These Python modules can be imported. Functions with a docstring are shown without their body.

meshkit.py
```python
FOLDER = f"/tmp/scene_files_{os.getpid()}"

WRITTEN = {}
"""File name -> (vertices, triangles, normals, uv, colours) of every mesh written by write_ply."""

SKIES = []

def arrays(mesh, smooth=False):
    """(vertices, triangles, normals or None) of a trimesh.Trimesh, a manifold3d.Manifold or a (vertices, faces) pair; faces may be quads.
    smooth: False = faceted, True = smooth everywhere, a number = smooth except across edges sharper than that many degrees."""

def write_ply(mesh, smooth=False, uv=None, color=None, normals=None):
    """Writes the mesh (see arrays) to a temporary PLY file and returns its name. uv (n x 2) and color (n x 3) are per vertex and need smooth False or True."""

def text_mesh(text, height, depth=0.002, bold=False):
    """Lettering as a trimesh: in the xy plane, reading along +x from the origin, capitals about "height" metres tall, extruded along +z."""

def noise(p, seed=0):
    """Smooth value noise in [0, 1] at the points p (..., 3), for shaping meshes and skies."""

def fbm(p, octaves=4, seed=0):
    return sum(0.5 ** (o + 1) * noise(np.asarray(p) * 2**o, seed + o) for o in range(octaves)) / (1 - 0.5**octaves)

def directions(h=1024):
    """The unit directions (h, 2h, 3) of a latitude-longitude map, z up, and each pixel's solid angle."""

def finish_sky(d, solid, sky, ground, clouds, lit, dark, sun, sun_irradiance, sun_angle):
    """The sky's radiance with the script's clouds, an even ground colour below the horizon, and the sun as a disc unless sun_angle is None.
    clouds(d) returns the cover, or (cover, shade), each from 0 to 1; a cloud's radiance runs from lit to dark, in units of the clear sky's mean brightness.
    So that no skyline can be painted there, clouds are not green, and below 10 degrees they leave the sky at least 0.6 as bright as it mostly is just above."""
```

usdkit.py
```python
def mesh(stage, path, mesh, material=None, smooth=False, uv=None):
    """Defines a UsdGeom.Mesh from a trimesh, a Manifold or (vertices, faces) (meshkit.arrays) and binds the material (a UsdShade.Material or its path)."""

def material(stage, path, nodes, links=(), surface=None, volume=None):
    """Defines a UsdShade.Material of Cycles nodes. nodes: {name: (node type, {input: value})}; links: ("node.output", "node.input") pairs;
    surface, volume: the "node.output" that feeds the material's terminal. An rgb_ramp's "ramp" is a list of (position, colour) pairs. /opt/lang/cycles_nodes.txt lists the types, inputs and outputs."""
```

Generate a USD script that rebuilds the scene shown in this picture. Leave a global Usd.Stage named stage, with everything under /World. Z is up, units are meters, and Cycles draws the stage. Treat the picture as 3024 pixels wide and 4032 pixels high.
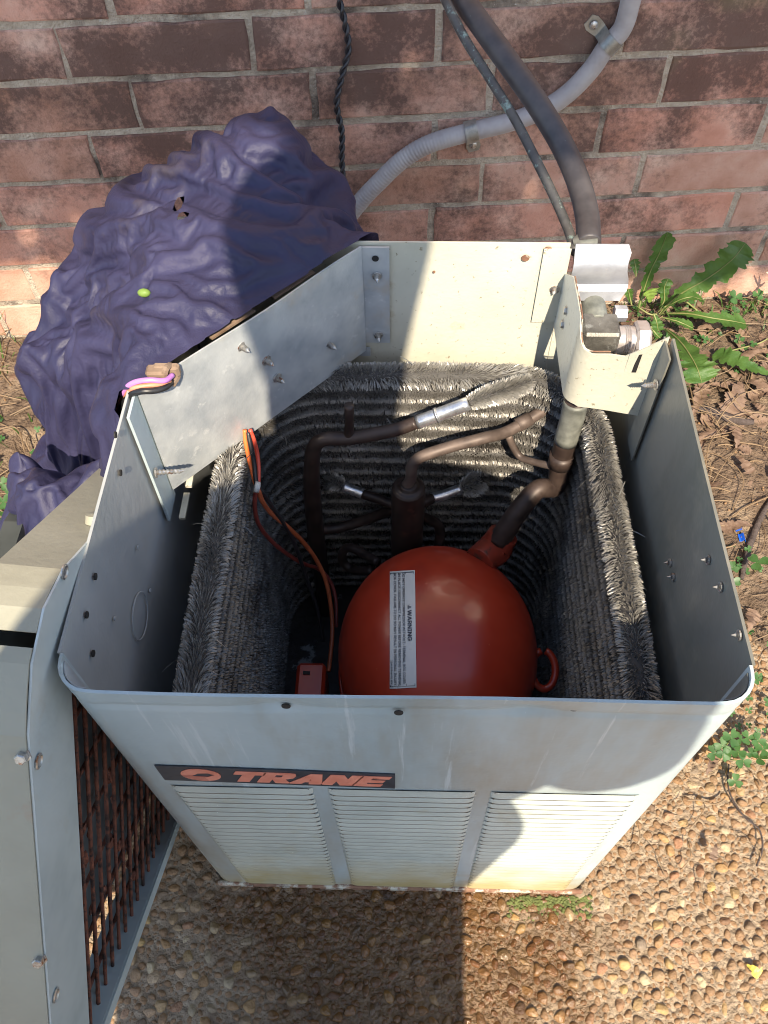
import math, random
import numpy as np, trimesh, manifold3d, usdkit, meshkit
from pxr import Usd, UsdGeom, UsdLux, UsdShade, Gf, Sdf
from shapely.geometry import Polygon, Point, LineString
from shapely import affinity
from scipy.interpolate import RBFInterpolator
from scipy.spatial import cKDTree

# ------------------------------------------------------------------ camera, sky, sun, exposure
stage = Usd.Stage.CreateInMemory()
UsdGeom.SetStageUpAxis(stage, 'Z'); UsdGeom.SetStageMetersPerUnit(stage, 1.0)
UsdGeom.Xform.Define(stage, '/World')
CAM = np.array([0.22905, -0.21083, 1.12194])
YAW, PITCH, ROLL, FPX = -0.040859, -0.963615, -0.0203545, 3293.186
EXPOSURE = 1.08
SUN_STRENGTH, SKY_STRENGTH = 1.18, 0.15
SUN = np.array([0.13, -0.95, 1.0]); SUN /= np.linalg.norm(SUN)

def cam_axes():
    cy, sy = math.cos(YAW), math.sin(YAW)
    fwd = np.array([sy*math.cos(PITCH), cy*math.cos(PITCH), math.sin(PITCH)])
    right = np.array([cy, -sy, 0.0]); up = np.cross(right, fwd)
    c, s = math.cos(ROLL), math.sin(ROLL)
    return c*right + s*up, -s*right + c*up, fwd
CR, CU, CF = cam_axes()
cam = UsdGeom.Camera.Define(stage, '/World/camera')
cam.AddTransformOp().Set(Gf.Matrix4d(*CR, 0, *CU, 0, *(-CF), 0, *CAM, 1))
cam.CreateFocalLengthAttr(26.0); cam.CreateHorizontalApertureAttr(26.0*3024/FPX)
cam.CreateClippingRangeAttr((0.02, 500.0)); cam.CreateExposureAttr(EXPOSURE)

dome = UsdLux.DomeLight.Define(stage, '/World/sky')
skym = usdkit.material(stage, '/World/Looks/sky_air', {
    's': ('sky_texture', dict(sky_type='single_scattering', sun_disc=False, sun_elevation=math.asin(SUN[2]), sun_rotation=math.atan2(SUN[0], SUN[1]), altitude=100.0)),
    'b': ('background_shader', dict(strength=SKY_STRENGTH))}, [('s.color', 'b.color')], surface='b.background')
UsdShade.MaterialBindingAPI.Apply(dome.GetPrim()).Bind(skym)
dome.GetPrim().SetCustomDataByKey('kind', 'structure')
sun = UsdLux.DistantLight.Define(stage, '/World/sun')
sun.CreateIntensityAttr(SUN_STRENGTH); sun.CreateAngleAttr(0.53); sun.CreateColorAttr(Gf.Vec3f(1.0, 0.87, 0.68))
sun.GetPrim().CreateAttribute('inputs:normalize', Sdf.ValueTypeNames.Bool).Set(True)
_x = np.cross([0, 0, 1.0], SUN); _x /= np.linalg.norm(_x); _y = np.cross(SUN, _x)
sun.AddTransformOp().Set(Gf.Matrix4d(*_x, 0, *_y, 0, *SUN, 0, 0, 0, 5, 1))

# ------------------------------------------------------------------ measuring: the photograph's pixel (3024 x 4032) to a point on a real plane
def ray(px, py): return CR*(px-1512)/FPX - CU*(py-2016)/FPX + CF
def on_z(px, py, z): d = ray(px, py); return CAM + d*(z-CAM[2])/d[2]
def on_y(px, py, y): d = ray(px, py); return CAM + d*(y-CAM[1])/d[1]
def on_x(px, py, x): d = ray(px, py); return CAM + d*(x-CAM[0])/d[0]
WYAW, WY = 0.0914428, 0.991207
WN = np.array([math.sin(WYAW), -math.cos(WYAW), 0]); WT = np.array([math.cos(WYAW), math.sin(WYAW), 0]); W0 = np.array([0, WY, 0])
def on_wall(px, py, off=0.0): d = ray(px, py); return CAM + d*((WN@(W0-CAM))+off)/(WN@d)
def wall(s, z, off=0.0): return W0 + WT*s + np.array([0, 0, z]) + WN*off
def pix(P):
    d = np.asarray(P, float)-CAM; z = d@CF
    return np.stack([1512+FPX*(d@CR)/z, 2016-FPX*(d@CU)/z], -1)

# ------------------------------------------------------------------ prim helpers
_names = {}
def numbered(parent, name):
    k = (parent, name); n = _names.get(k, 0); _names[k] = n+1
    return f'{parent}/{name}' if n == 0 else f'{parent}/{name}_{n:03d}'
_ORG = {}
def thing(name, label, cat, loc=(0, 0, 0), group=None, kind=None):
    p = numbered('/World', name); x = UsdGeom.Xform.Define(stage, p); x.AddTranslateOp().Set(Gf.Vec3d(*map(float, loc)))
    o = x.GetPrim()
    if label: o.SetCustomDataByKey('label', label)
    if cat: o.SetCustomDataByKey('category', cat)
    if group: o.SetCustomDataByKey('group', group)
    if kind: o.SetCustomDataByKey('kind', kind)
    _ORG[p] = np.array(loc, float)
    return p
def part(parent, name, mesh, mat, smooth=False, label=None, kind=None):
    p = numbered(parent, name)
    if hasattr(mesh, 'to_mesh'): m = mesh.to_mesh(); mesh = (m.vert_properties[:, :3], m.tri_verts)
    v, f = (mesh.vertices, mesh.faces) if hasattr(mesh, 'vertices') else mesh
    o = _ORG.get(parent, np.zeros(3)); _ORG[p] = o
    prim = usdkit.mesh(stage, p, (np.asarray(v, float)-o, f), mat, smooth=smooth).GetPrim()
    if label: prim.SetCustomDataByKey('label', label)
    if kind: prim.SetCustomDataByKey('kind', kind)
    return p
def solo(name, mesh, mat, label=None, cat=None, group=None, kind=None, smooth=False):
    p = part('/World', name, mesh, mat, smooth); o = stage.GetPrimAtPath(p)
    for k, x in (('label', label), ('category', cat), ('group', group), ('kind', kind)):
        if x: o.SetCustomDataByKey(k, x)
    return p

# ------------------------------------------------------------------ materials
def M(name, c1, c2, scale=20, rough=.5, metal=0.0, detail=4, lo=.35, hi=.65, c3=None, s3=5, t3=(.55, .65), st3=(1, 1, 1), bump=0.0, bs=300, rvar=.1, spec=.5,
      stretch=(1, 1, 1), transl=None, island=None, coat=0.0, c4=None, s4=60, t4=(.6, .66), zst=None, st4=(1, 1, 1)):
    n = {'g': ('geometry', {}), 'm1': ('mapping', dict(scale=stretch)), 'n1': ('noise_texture', dict(scale=scale, detail=detail, roughness=.6)),
         'r1': ('rgb_ramp', {'ramp': [(lo, c1), (hi, c2)]}),
         'p': ('principled_bsdf', dict(roughness=rough, metallic=metal, specular_ior_level=spec, coat_weight=coat, coat_roughness=.12))}
    L = [('g.position', 'm1.vector'), ('m1.vector', 'n1.vector'), ('n1.fac', 'r1.fac')]
    col = 'r1.color'
    if island:
        n['isl'] = ('rgb_ramp', {'ramp': island}); n['mx0'] = ('mix', dict(mix_type='multiply', fac=1.0))
        L += [('g.random_per_island', 'isl.fac'), (col, 'mx0.color1'), ('isl.color', 'mx0.color2')]; col = 'mx0.color'
    for tag, c, s, t, st in (('3', c3, s3, t3, st3), ('4', c4, s4, t4, st4)):
        if c is not None:
            n['m'+tag] = ('mapping', dict(scale=st, location=(3.1, 1.7, .4))); n['n'+tag] = ('noise_texture', dict(scale=s, detail=6.0, roughness=.65))
            n['r'+tag] = ('rgb_ramp', {'ramp': [(t[0], (0, 0, 0)), (t[1], (1, 1, 1))]}); n['cc'+tag] = ('color', dict(value=c)); n['x'+tag] = ('mix', dict(mix_type='mix'))
            L += [('g.position', f'm{tag}.vector'), (f'm{tag}.vector', f'n{tag}.vector'), (f'n{tag}.fac', f'r{tag}.fac'), (f'r{tag}.color', f'x{tag}.fac'), (col, f'x{tag}.color1'), (f'cc{tag}.color', f'x{tag}.color2')]
            col = f'x{tag}.color'
    if zst:
        n['zs'] = ('separate_xyz', {}); n['zn'] = ('noise_texture', dict(scale=22.0, detail=5.0)); n['za'] = ('math', dict(math_type='multiply_add', value2=.16)); n['zm'] = ('map_range', dict(from_min=zst[0]+.08, from_max=zst[1]+.08, to_min=.85, to_max=0.0, clamp=True)); n['zc'] = ('color', dict(value=zst[2])); n['zx'] = ('mix', {})
        L += [('g.position', 'zs.vector'), ('g.position', 'zn.vector'), ('zn.fac', 'za.value1'), ('zs.z', 'za.value3'), ('za.value', 'zm.value'), ('zm.result', 'zx.fac'), (col, 'zx.color1'), ('zc.color', 'zx.color2')]; col = 'zx.color'
    L.append((col, 'p.base_color'))
    if rvar:
        n['rr'] = ('map_range', dict(from_min=.3, from_max=.7, to_min=max(rough-rvar, .02), to_max=min(rough+rvar, 1.0))); L += [('n1.fac', 'rr.value'), ('rr.result', 'p.roughness')]
    if bump:
        n['nb'] = ('noise_texture', dict(scale=bs, detail=4.0, roughness=.6)); n['b'] = ('bump', dict(strength=1.0, distance=bump))
        L += [('g.position', 'nb.vector'), ('nb.fac', 'b.height'), ('b.normal', 'p.normal')]
    out = 'p.BSDF'
    if transl:
        n['t'] = ('translucent_bsdf', {}) if False else ('translucent_bsdf', dict(color=transl)); n['mc'] = ('mix_closure', dict(fac=.35))
        L += [('p.BSDF', 'mc.closure1'), ('t.BSDF', 'mc.closure2')]; out = 'mc.closure'
    return usdkit.material(stage, '/World/Looks/'+name, n, L, surface=out)

paint = M('cabinet_paint', (.32, .40, .425), (.40, .47, .49), 7, .38, zst=(.0, .09, (.34, .27, .14)), c3=(.30, .30, .265), s3=11, t3=(.50, .72), st3=(1, 1, .22), c4=(.47, .53, .545), s4=85, t4=(.60, .68), st4=(1, 1, .05), bump=.0006, bs=60, stretch=(1, 1, .35))
louvre_paint = M('louvre_paint', (.41, .46, .43), (.49, .54, .50), 9, .34, zst=(.015, .17, (.36, .27, .10)), c3=(.36, .30, .15), s3=6, t3=(.60, .8), c4=(.78, .80, .76), s4=160, t4=(.70, .73), bump=.0006, bs=120)
inner_right_shaded = M('inner_right_shaded', (.125, .122, .10), (.185, .178, .15), 9, .38, c3=(.30, .265, .20), s3=7, t3=(.52, .72), bump=.0005, bs=80, stretch=(1, 1, .3))  # same finish as the left inside, with its shade put into the colour
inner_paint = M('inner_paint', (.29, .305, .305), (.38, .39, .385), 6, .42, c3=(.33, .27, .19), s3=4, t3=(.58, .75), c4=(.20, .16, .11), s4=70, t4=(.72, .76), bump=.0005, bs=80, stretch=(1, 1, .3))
cream = M('cream_paint', (.48, .46, .37), (.57, .55, .45), 8, .38, c3=(.40, .34, .23), s3=14, t3=(.64, .74), c4=(.25, .22, .15), s4=150, t4=(.62, .67), bump=.0004, bs=200)
galv = M('galvanised_steel', (.40, .43, .45), (.54, .56, .56), 28, .42, .35, c3=(.50, .43, .34), s3=7, t3=(.54, .68), c4=(.66, .67, .66), s4=45, t4=(.62, .72), bump=.0003, bs=150)
alu_plate = M('bright_aluminium', (.31, .32, .35), (.42, .43, .46), 30, .45, .5, c3=(.60, .48, .36), s3=25, t3=(.60, .72), bump=.0002, bs=300)
alu_tube = M('aluminium_tube', (.55, .55, .56), (.75, .75, .75), 60, .28, .85)
rust = M('rusty_wire', (.12, .04, .024), (.22, .075, .04), 120, .85, c3=(.035, .018, .014), s3=90, t3=(.5, .6), bump=.002, bs=250)
rust_edge = M('rust_edge', (.16, .07, .04), (.26, .15, .09), 90, .8, c3=(.5, .47, .38), s3=60, t3=(.5, .6))
cardboard = M('dirty_rust_flange', (.15, .095, .06), (.26, .185, .13), 40, .8)
screwm = M('screw_steel', (.35, .34, .32), (.55, .53, .50), 200, .35, .8, c3=(.30, .13, .06), s3=120, t3=(.58, .66))
hole = M('dark_hole', (.012, .011, .010), (.02, .018, .016), 50, .8)
slotm = M('louvre_slot_shade', (.10, .092, .075), (.16, .14, .11), 40, .9)
darkbrass = M('valve_body', (.10, .095, .085), (.20, .19, .17), 60, .5, .5, c3=(.30, .30, .28), s3=70, t3=(.60, .7), bump=.0005, bs=400)
valvecap = M('valve_cap', (.36, .32, .30), (.47, .43, .41), 50, .42, .5)
cop_dark = M('dark_copper', (.03, .02, .017), (.070, .047, .038), 45, .5, .3, c3=(.13, .07, .05), s3=18, t3=(.60, .7), c4=(.16, .2, .17), s4=80, t4=(.72, .78))
cop_mid = M('weathered_copper', (.085, .063, .053), (.155, .115, .096), 50, .58, .3, c3=(.08, .06, .055), s3=20, t3=(.55, .68))
cop_green = M('green_copper', (.12, .125, .11), (.23, .235, .205), 70, .6, .3, c3=(.28, .12, .07), s3=60, t3=(.66, .74))
line_dark = M('weathered_refrigerant_line', (.050, .046, .050), (.085, .078, .080), 40, .5, .3, c3=(.14, .17, .17), s3=70, t3=(.66, .74))
line_green = M('verdigris_line', (.055, .055, .055), (.10, .095, .09), 60, .55, .3, c3=(.22, .30, .27), s3=90, t3=(.54, .64))
conduit_m = M('grey_conduit', (.30, .275, .265), (.38, .355, .34), 25, .55, c3=(.16, .14, .14), s3=110, t3=(.68, .72))
strapm = M('strap_metal', (.24, .235, .21), (.36, .35, .31), 60, .4, .6)
cable_m = M('black_cable', (.012, .011, .013), (.022, .021, .024), 60, .35)
wire_black = M('wire_black', (.012, .012, .013), (.025, .024, .026), 60, .4)
wire_orange = M('wire_orange', (.75, .14, .03), (.85, .19, .05), 40, .4)
wire_red = M('wire_red', (.62, .07, .04), (.72, .10, .06), 40, .4)
wire_dark = M('wire_dark_red', (.16, .028, .022), (.24, .045, .032), 40, .45)
wire_burnt = M('wire_burnt_orange', (.36, .085, .03), (.45, .11, .045), 40, .45)
wire_purple = M('wire_purple', (.42, .15, .46), (.55, .24, .60), 40, .35)
wire_faded = M('wire_faded_orange', (.55, .20, .12), (.66, .27, .16), 40, .5)
clampm = M('wire_clip', (.45, .45, .42), (.55, .55, .52), 50, .4)
red_paint = M('compressor_paint', (.38, .034, .014), (.44, .044, .018), 9, .32, c3=(.31, .030, .015), s3=8, t3=(.55, .7), c4=(.50, .13, .06), s4=55, t4=(.71, .75), bump=.0005, bs=22, rvar=.08, coat=.22)
red_dark = M('fitting_red', (.20, .03, .016), (.30, .04, .02), 30, .4, c3=(.05, .03, .02), s3=40, t3=(.55, .65))
label_white = M('label_white', (.66, .65, .61), (.76, .75, .71), 12, .4, c3=(.5, .47, .40), s3=30, t3=(.66, .74))
ink = M('label_ink', (.02, .02, .03), (.04, .04, .06), 80, .5)
decal_dark = M('decal_dark', (.022, .025, .034), (.045, .050, .060), 60, .4, c3=(.20, .21, .22), s3=200, t3=(.70, .74))
decal_red = M('decal_salmon', (.62, .20, .13), (.70, .27, .19), 60, .42, c3=(.50, .40, .36), s3=120, t3=(.68, .74))
spine = M('sunlit_aluminium_spines', (.52, .49, .44), (.76, .73, .67), 35, .36, .35, island=[(0, (.5, .5, .5)), (.6, (1, 1, 1)), (.9, (1.2, 1.2, 1.2)), (1, (1.9, 1.9, 1.9))], rvar=.08, c3=(.22, .20, .18), s3=9, t3=(.54, .72))  # top row and loose ends: sunlight painted in as a lighter tone
spine_dark = M('dirty_shaded_spines', (.30, .28, .25), (.54, .505, .455), 35, .38, .4, island=[(0, (.45, .45, .45)), (.6, (1, 1, 1)), (.9, (1.2, 1.2, 1.2)), (1, (2.2, 2.2, 2.2))], rvar=.08, c3=(.055, .048, .042), s3=10, t3=(.50, .66))  # dirt, plus the shade of the inner walls painted in darker
tubecore = M('coil_tube_core', (.035, .032, .03), (.06, .055, .05), 60, .7)
pan = M('dirty_base_pan', (.02, .017, .014), (.045, .035, .026), 25, .5, c3=(.24, .25, .24), s3=13, t3=(.60, .63), c4=(.14, .07, .03), s4=40, t4=(.66, .72), bump=.002, bs=60)
tarpm = M('navy_tarp', (.020, .0195, .052), (.034, .032, .078), 9, .58, c3=(.075, .060, .062), s3=11, t3=(.58, .80), c4=(.20, .15, .12), s4=70, t4=(.73, .80), bump=.0010, bs=160, spec=.35)
lid_paint = M('lid_paint', (.40, .45, .44), (.49, .535, .52), 9, .36, c3=(.42, .40, .33), s3=8, t3=(.62, .75), bump=.0004, bs=70)
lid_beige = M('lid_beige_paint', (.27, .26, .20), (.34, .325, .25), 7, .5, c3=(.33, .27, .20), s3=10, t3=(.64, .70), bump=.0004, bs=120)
shroud_m = M('shroud_paint', (.085, .10, .105), (.15, .17, .175), 12, .5, c3=(.05, .035, .025), s3=25, t3=(.55, .65))
dark_plastic = M('dark_shroud', (.035, .04, .036), (.05, .055, .05), 30, .5)

def soot_brick():
    n = {'g': ('geometry', {}), 'oi': ('object_info', {}),
         'n1': ('noise_texture', dict(scale=14.0, detail=5.0, roughness=.6)), 'r1': ('rgb_ramp', {'ramp': [(.3, (.42, .22, .15)), (.5, (.53, .31, .23)), (.7, (.61, .42, .325))]}),
         'hv': ('rgb_ramp', {'ramp': [(0, (.86, .82, .78)), (.5, (1, 1, 1)), (1, (1.08, .92, .88))]}), 'mv': ('mix', dict(mix_type='multiply', fac=1.0)),
         'n2': ('noise_texture', dict(scale=8.0, detail=4.0, roughness=.6)), 'n3': ('noise_texture', dict(scale=120.0, detail=7.0, roughness=.75)),
         'sp': ('separate_xyz', {}), 'zr': ('rgb_ramp', {'ramp': [(0, (.10, .10, .10)), (.28, (.28, .28, .28)), (.39, (.42, .42, .42)), (.45, (.82, .82, .82)), (.53, (.86, .86, .86)), (.59, (.55, .55, .55)), (.75, (.42, .42, .42)), (1, (.3, .3, .3))]}),
         'a': ('math', dict(math_type='multiply_add', value2=.22, value3=-.11)), 'a1': ('math', dict(math_type='multiply_add', value2=1.9)), 'a2': ('math', dict(math_type='add')),
         'a3': ('math', dict(math_type='add')), 'rk': ('rgb_ramp', {'ramp': [(.59, (0, 0, 0)), (.86, (1, 1, 1))]}), 'am': ('math', dict(math_type='multiply', value2=.86)),
         'dk': ('color', dict(value=(.085, .052, .042))), 'mx': ('mix', {}),
         'gn': ('noise_texture', dict(scale=5.0, detail=4.0)), 'gr': ('rgb_ramp', {'ramp': [(.62, (0, 0, 0)), (.78, (.5, .5, .5))]}), 'gc': ('color', dict(value=(.20, .20, .09))), 'mg': ('mix', {}),
         'nb': ('noise_texture', dict(scale=220.0, detail=5.0, roughness=.7)), 'b': ('bump', dict(strength=1.0, distance=.0022)), 'p': ('principled_bsdf', dict(roughness=.85, specular_ior_level=.3))}
    L = [('g.position', 'n1.vector'), ('n1.fac', 'r1.fac'), ('oi.random', 'hv.fac'), ('r1.color', 'mv.color1'), ('hv.color', 'mv.color2'),
         ('g.position', 'n2.vector'), ('g.position', 'n3.vector'), ('g.position', 'sp.vector'), ('sp.z', 'zr.fac'),
         ('n3.fac', 'a1.value1'), ('a.value', 'a1.value3'), ('oi.random', 'a.value1'),
         ('n2x.result', 'a2.value1'), ('n2.fac', 'n2x.value'), ('zr.color', 'a2.value2'), ('a1.value', 'a3.value1'), ('a2.value', 'a3.value2'),
         ('a3.value', 'sc.value1'), ('sc.value', 'rk.fac'), ('rk.color', 'am.value1'), ('am.value', 'mx.fac'), ('mv.color', 'mx.color1'), ('dk.color', 'mx.color2'),
         ('g.position', 'gn.vector'), ('gn.fac', 'gr.fac'), ('gr.color', 'mg.fac'), ('mx.color', 'mg.color1'), ('gc.color', 'mg.color2'), ('mg.color', 'p.base_color'),
         ('g.position', 'nb.vector'), ('nb.fac', 'b.height'), ('b.normal', 'p.normal')]
    n['n2x'] = ('map_range', dict(from_min=.32, from_max=.68, to_min=-.05, to_max=1.05)); n['sc'] = ('math', dict(math_type='multiply', value2=.37))
    return usdkit.material(stage, '/World/Looks/sooty_brick', n, L, surface='p.BSDF')
brickm = soot_brick()
mortar = M('grey_mortar', (.40, .33, .25), (.55, .47, .365), 60, .95, c3=(.13, .105, .085), s3=9, t3=(.52, .66), c4=(.52, .48, .42), s4=190, t4=(.62, .68), bump=.006, bs=260, spec=.2)

# pebbles and slab: wet stain in front of the unit
def wet(name, dry, ramp=None, isl='g.random_per_island', gloss=(.66, .13), bump=.002, bs=300):
    n = {'g': ('geometry', {}), 'oi': ('object_info', {}), 'n1': ('noise_texture', dict(scale=90.0, detail=5.0, roughness=.65)), 'r1': ('rgb_ramp', {'ramp': dry}),
         'wm': ('mapping', dict(location=(-.20, .06, 0), scale=(.85, 1, 1))), 'sw': ('gradient_texture', dict(gradient_type='spherical')),
         'wn': ('noise_texture', dict(scale=13.0, detail=5.0)), 'wa': ('math', dict(math_type='multiply_add', value2=.34)), 'wr': ('rgb_ramp', {'ramp': [(.482, (0, 0, 0)), (.515, (1, 1, 1))]}),
         'ws': ('math', dict(math_type='multiply', value2=.5)), 'wd': ('mix', dict(mix_type='multiply')), 'wc': ('color', dict(value=(.42, .29, .15))), 'rm': ('map_range', dict(to_min=gloss[0], to_max=gloss[1])),
         'wf': ('math', dict(math_type='multiply', value2=.9)),
         'nb': ('noise_texture', dict(scale=bs, detail=4.0)), 'b': ('bump', dict(strength=1.0, distance=bump)), 'p': ('principled_bsdf', dict(roughness=.6))}
    L = [('g.position', 'n1.vector'), ('n1.fac', 'r1.fac'), ('g.position', 'wm.vector'), ('wm.vector', 'sw.vector'), ('g.position', 'wn.vector'), ('wn.fac', 'wa.value1'), ('sw.color', 'wa.value3'),
         ('wa.value', 'ws.value1'), ('ws.value', 'wr.fac'), ('wr.color', 'rm.value'), ('rm.result', 'p.roughness'), ('wr.color', 'wf.value1'), ('wf.value', 'wd.fac'), ('wc.color', 'wd.color2'), ('wd.color', 'p.base_color'),
         ('g.position', 'nb.vector'), ('nb.fac', 'b.height'), ('b.normal', 'p.normal')]
    if ramp:
        n['pr'] = ('rgb_ramp', {'ramp': ramp}); n['pm'] = ('mix', dict(mix_type='multiply', fac=1.0))
        L += [(isl, 'pr.fac'), ('pr.color', 'pm.color1'), ('r1.color', 'pm.color2'), ('pm.color', 'wd.color1')]
    else: L.append(('r1.color', 'wd.color1'))
    return usdkit.material(stage, '/World/Looks/'+name, n, L, surface='p.BSDF')
PEB = [(0, (.25, .145, .07)), (.12, (.37, .22, .09)), (.24, (.19, .10, .05)), (.36, (.32, .215, .115)), (.48, (.155, .10, .06)), (.6, (.44, .285, .11)), (.7, (.28, .18, .095)), (.8, (.31, .155, .08)), (.9, (.45, .35, .21)), (1, (.19, .14, .095))]
pebble_stuff = wet('pebbles_mixed', [(.3, (.75, .75, .75)), (.7, (1.15, 1.15, 1.15))], PEB)
pebble_one = wet('pebble_single', [(.3, (.75, .75, .75)), (.7, (1.15, 1.15, 1.15))], PEB, 'oi.random')
slabm = wet('slab_concrete', [(.3, (.19, .135, .085)), (.5, (.29, .215, .14)), (.7, (.41, .32, .22))], gloss=(.9, .3), bump=.008, bs=170)
soil = M('soil', (.10, .065, .04), (.19, .13, .085), 40, .95, c3=(.26, .19, .125), s3=18, t3=(.52, .66), bump=.02, bs=90)
deadleaf = M('dead_leaf', (.20, .125, .085), (.33, .22, .155), 30, .7, c3=(.11, .07, .05), s3=25, t3=(.58, .7), island=[(0, (.6, .58, .55)), (.5, (1, 1, 1)), (1, (1.35, 1.25, 1.15))], bump=.0015, bs=150)
strawm = M('straw', (.36, .26, .155), (.52, .40, .26), 30, .7, island=[(0, (.45, .4, .35)), (.4, (.9, .85, .8)), (1, (1.2, 1.15, 1.05))])
green = M('weed_green', (.05, .115, .022), (.09, .175, .036), 25, .45, c3=(.11, .19, .055), s3=40, t3=(.58, .72), bump=.0015, bs=130, transl=(.10, .22, .04))
clover_g = M('clover_green', (.055, .14, .04), (.09, .21, .06), 40, .5, island=[(0, (.7, .75, .7)), (1, (1.3, 1.2, 1.0))], transl=(.14, .28, .05))
lime = M('lime_green', (.20, .32, .06), (.27, .40, .09), 40, .5, transl=(.3, .45, .08))
stemm = M('weed_stem', (.16, .18, .06), (.24, .24, .09), 40, .5)
bark = M('twig_bark', (.045, .032, .027), (.09, .068, .06), 60, .9, bump=.003, bs=200)
bluep = M('blue_plastic', (.01, .09, .55), (.02, .14, .68), 60, .35)
yellowleaf = M('yellow_leaf', (.55, .42, .07), (.65, .52, .12), 40, .5)
moss = M('moss', (.09, .11, .03), (.15, .17, .05), 90, .95, bump=.004, bs=300)
cloth_dark = M('work_shirt', (.10, .11, .14), (.14, .15, .18), 20, .9)
denim = M('work_trousers', (.06, .065, .08), (.09, .095, .11), 30, .9)
skin = M('skin', (.45, .28, .2), (.5, .32, .23), 20, .5)
blackp = M('phone_black', (.01, .01, .012), (.02, .02, .022), 20, .3)
tree_leaf = M('tree_leaf', (.05, .10, .03), (.08, .15, .045), 3, .5, transl=(.09, .2, .04))

# ------------------------------------------------------------------ mesh helpers
def box(c, s, R=None):
    m = trimesh.creation.box(s)
    if R is not None: m.apply_transform(np.block([[np.asarray(R), np.zeros((3, 1))], [np.zeros((1, 3)), 1]]))
    m.apply_translation(c); return m
def rbox(c, s, r=.003, R=None):
    x, y, z = np.array(s)/2-r
    m = manifold3d.Manifold.hull_points(np.concatenate([np.array([[a*x, b*y, d*z]])+r*np.array(o) for a in (-1, 1) for b in (-1, 1) for d in (-1, 1) for o in [np.array([[a, 0, 0], [0, b, 0], [0, 0, d]])]]))
    q = m.to_mesh(); t = trimesh.Trimesh(q.vert_properties[:, :3], q.tri_verts)
    if R is not None: t.vertices = t.vertices@np.asarray(R).T
    t.apply_translation(c); return t
def cat(*ms): return trimesh.util.concatenate([m for m in ms])
def spline(P, n=8):
    P = np.asarray(P, float); Q = np.vstack([2*P[0]-P[1], P, 2*P[-1]-P[-2]]); out = []
    for i in range(1, len(Q)-2):
        a, b, c, d = Q[i-1:i+3]
        for t in np.linspace(0, 1, n, endpoint=False):
            out.append(.5*((2*b)+(c-a)*t+(2*a-5*b+4*c-d)*t*t+(3*b-a-3*c+d)*t**3))
    return np.array(out+[P[-1]])
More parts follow.
